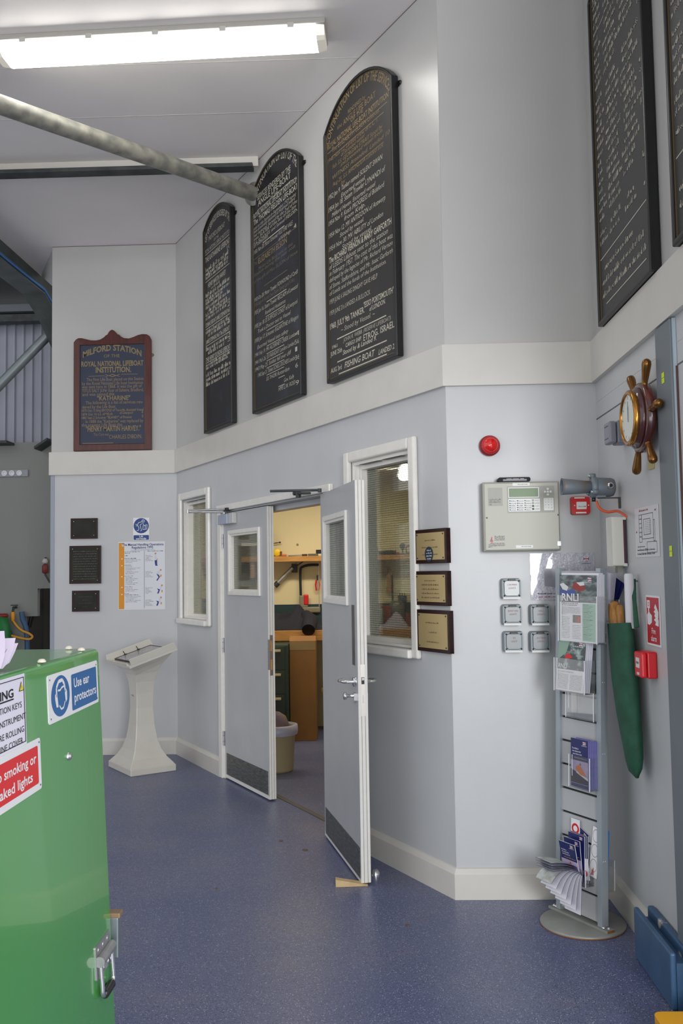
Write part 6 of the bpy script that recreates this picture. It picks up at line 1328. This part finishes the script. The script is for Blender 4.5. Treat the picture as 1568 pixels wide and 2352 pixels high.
onbench('glass_jar', 'glass jar with a brown lid on the bench in the wired window', 'jar', 866, lambda r_: (MB().lathe([(0, 0), (.058, 0), (.06, .01), (.06, .17), (.05, .19), (0, .19)], M('jar_grey', (112, 118, 110), .2, coat=.5), n=24).build('jar', r_), MB().lathe([(0, .19), (.05, .19), (.05, .225), (0, .225)], M('jar_lid', (150, 112, 76), .5), n=24).build('lid', r_)))
redb = M('red_box', (150, 60, 44), .55, var=.1, scale=6)
onbench('red_box', 'dull red box behind the cloth on the bench in the wired window', 'box', 886, lambda r_: MB().box(-.06, .04, 0, .14, 0, .21, redb).build('carton', r_, .003), 9.36)
onbench('red_box', 'darker red box at the end of the bench in the wired window', 'box', 935, lambda r_: MB().box(-.03, .1, 0, .12, 0, .13, M('red_box_dark', (120, 44, 36), .55)).build('carton', r_, .003), 9.4)
def f_cloth(r_):
    b = MB(); nx, ny = 14, 10; v = []
    for j in range(ny + 1):
        for i in range(nx + 1):
            s_, t_ = i / nx, j / ny; e = math.sin(math.pi * s_) ** .6 * math.sin(math.pi * t_) ** .6
            v.append((-.16 + .30 * s_, -.14 + .24 * t_, e * (.04 + .10 * s_ + .04 * math.sin(9 * s_ + 5 * t_) + .03 * math.sin(17 * t_))))
    b.add(v, [(j * (nx + 1) + i, j * (nx + 1) + i + 1, (j + 1) * (nx + 1) + i + 1, (j + 1) * (nx + 1) + i) for j in range(ny) for i in range(nx)], M('cloth_lilac', (150, 142, 160), .8), True); b.build('cloth', r_)
onbench('cloth', 'crumpled lilac cloth on the bench in the wired window', 'cloth', 903, f_cloth, 9.2)
onbench('oil_can', 'grey can with a tall thin spout on the bench in the wired window', 'can', 909, lambda r_: (MB().lathe([(0, 0), (.07, 0), (.075, .22), (.05, .26), (0, .26)], M('can_grey', (112, 112, 104), .4, .3), n=20).build('can', r_), MB().tube([(-.04, 0, .22), (-.042, 0, .52)], .009, blackpl, 8).build('spout', r_)), 9.42)
# behind the left leaf's pane and the left window
root = thing('wall_cabinet', 'grey tool rack cabinet seen through the shut door pane', 'cabinet', Matrix.Translation((wx(550, 9.5), 9.30, 1.78))); MB().box(0, .30, 0, .295, .10, .30, M('rack_grey', (104, 110, 104), .5)).build('body', root); MB().box(.0, .30, -.003, 0, .07, .10, cream).build('rail', root)
tag(MB().box(wx(536, 9.5), wx(552, 9.5), 9.45, 9.599, 1.0, 2.4, wsh).build('batten_upright'), 'cream upright batten seen through the shut door pane', 'batten')
tag(MB().box(wx(552, 9.5), wx(585, 9.5), 9.5, 9.597, 1.2, 1.68, M('backing_grey', (96, 98, 90), .5, rgb2=(150, 146, 124), scale=3)).build('tool_board'), 'grey board under the shelf seen through the shut door pane', 'board')
nb = M('noticeboard', (170, 166, 140), .6, rgb2=(96, 98, 92), scale=18, thr=(.62, .7)); tag(MB().box(-1.7215, -1.712, 8.6, 9.35, 1.05, 2.3, nb).build('notice_board'), 'pale marked board on the workshop side wall in the narrow window', 'board')
tag(MB().box(wx(462, 9.5), wx(476, 9.5), 9.42, 9.59, .98, 1.32, M('machine_grey', (70, 78, 84), .5)).build('machine'), 'dark grey machine on the bench in the narrow window', 'machine')

# ------------------------------------------------------------------ things on the hall's far wall
YH2 = YW - .085
def hp(px, py): return at(px, py, YH2)
p = hp(-60, 1090); root = thing('coat_rail', 'white coat rail with round hooks on the hall wall', 'coat rail', Fr(p, (1, 0, 0)).mat()); Lr = hp(65, 1085).x - p.x; hh = .06
MB().box(0, Lr, -.035, .045, 0, .02, M('rail_grey', (150, 156, 164), .5)).build('rail', root)
for px_ in (-30, -5, 12, 29, 46):
    x = hp(px_, 1084).x - p.x; MB().lathe([(.034, .02), (.036, .03), (.03, .036), (.02, .036), (.02, .025), (0, .024)], paper, (x, .005, 0), (0, 0, 1), 18).build('round_hook', root)
for i, (x0, x1, ya, lb_) in enumerate(((-40, 33, 1022, 'dark wall bracket above the coat rail'), (95, 124, 1034, 'dark bracket against the hall wall beside the free wall end'))):
    a, e = hp(x0, ya + 3), hp(x1, ya - 4); tag(MB().hexa([(a.x, YH2 - .25, a.z), (e.x, YH2 - .25, a.z + (.10 if i else 0)), (e.x, YH2, a.z + (.10 if i else 0)), (a.x, YH2, a.z)], [(a.x, YH2 - .25, a.z + .03), (e.x, YH2 - .25, a.z + .03 + (.10 if i else 0)), (e.x, YH2, a.z + .03 + (.10 if i else 0)), (a.x, YH2, a.z + .03)], darksteel).build('wall_bracket'), lb_, 'bracket')
p = hp(8, 1462); root = thing('hose_reel', 'green hose reel on the hall wall above the green cover', 'hose reel', Matrix.Translation((p.x, YH2 - .16, p.z)))
MB().lathe([(0, -.15), (.12, -.15), (.125, -.10), (.125, .10), (.12, .15), (0, .15)], M('reel_green', (24, 120, 60), .4), (0, 0, .0), (0, 1, 0), 32).build('drum', root); MB().lathe([(0, .26), (.09, .26), (.10, .28), (.08, .30), (0, .30)], M('reel_red', (140, 40, 36), .5), (.02, 0, -.02), (0, 0, 1), 20).build('top_cap', root)
MB().lathe([(.10, -.3), (.14, -.26), (.155, -.1), (.14, .1), (.10, .26), (0, .27)], M('reel_green', (0, 0, 0)), (0, 0, 0), (0, 0, 1), 28).build('cover', root); MB().lathe([(0, 0), (.03, 0), (.03, .04), (0, .04)], M('hose_orange', (226, 150, 30), .4), (.09, -.13, -.03), (0, -1, 0), 14).build('connector', root)
tp = hp(37, 1395); root = thing('garden_tap', 'small brass tap with an orange connector on the hall wall', 'tap', Matrix.Translation(tp))
MB().tube([(0, .0, 0), (0, -.08, 0), (.0, -.10, -.05)], .016, darksteel, 10).box(-.04, .04, -.07, -.05, .02, .035, darksteel).build('valve', root); MB().lathe([(.018, 0), (.024, -.02), (.024, -.09), (.016, -.11)], M('hose_orange', (0, 0, 0)), (0, -.10, -.05), (0, 0, 1), 14).build('connector', root)
hs = M('hose_yellow', (206, 146, 40), .45)
tag(MB().tube(smooth([tp + Vector((0, -.10, -.15)), at(38, 1437, 11), at(50, 1448, 11), at(66, 1455, 11), at(74, 1462, 11), at(68, 1468, 10.98), at(50, 1466, 10.98), at(26, 1460, 10.95)]), .014, hs, 10).build('garden_hose'), 'yellow garden hose looping from the tap to the green reel', 'hose')
tag(MB().tube(smooth([at(50, 1405, 11.05), at(52, 1422, 11.05), at(60, 1445, 11.05), at(63, 1500, 11.05), Vector((at(63, 1500, 11.05).x, 11.05, .0))]), .03, M('pipe_blue', (50, 84, 120), .5), 12).build('blue_pipe'), 'blue pipe beside the tap on the hall wall', 'pipe')
p = hp(106, 1300); root = thing('hanging_float', 'small red and white object hanging beside the free wall end', 'float', Matrix.Translation(p + Vector((0, -.04, 0))))
MB().lathe([(0, -.10), (.035, -.08), (.035, -.0), (.02, .02), (0, .03)], M('float_red', (130, 50, 50), .5), n=14).build('body', root); MB().lathe([(0, .03), (.03, .03), (.035, .06), (.02, .09), (0, .09)], cream, n=14).build('cap', root); MB().tube([(0, 0, -.10), (.06, 0, -.2)], .012, darksteel, 8).build('tail', root); MB().tube([(0, 0, .08), (0, .0, .10), (0, .041, .10)], .006, darksteel, 8).build('hook', root)
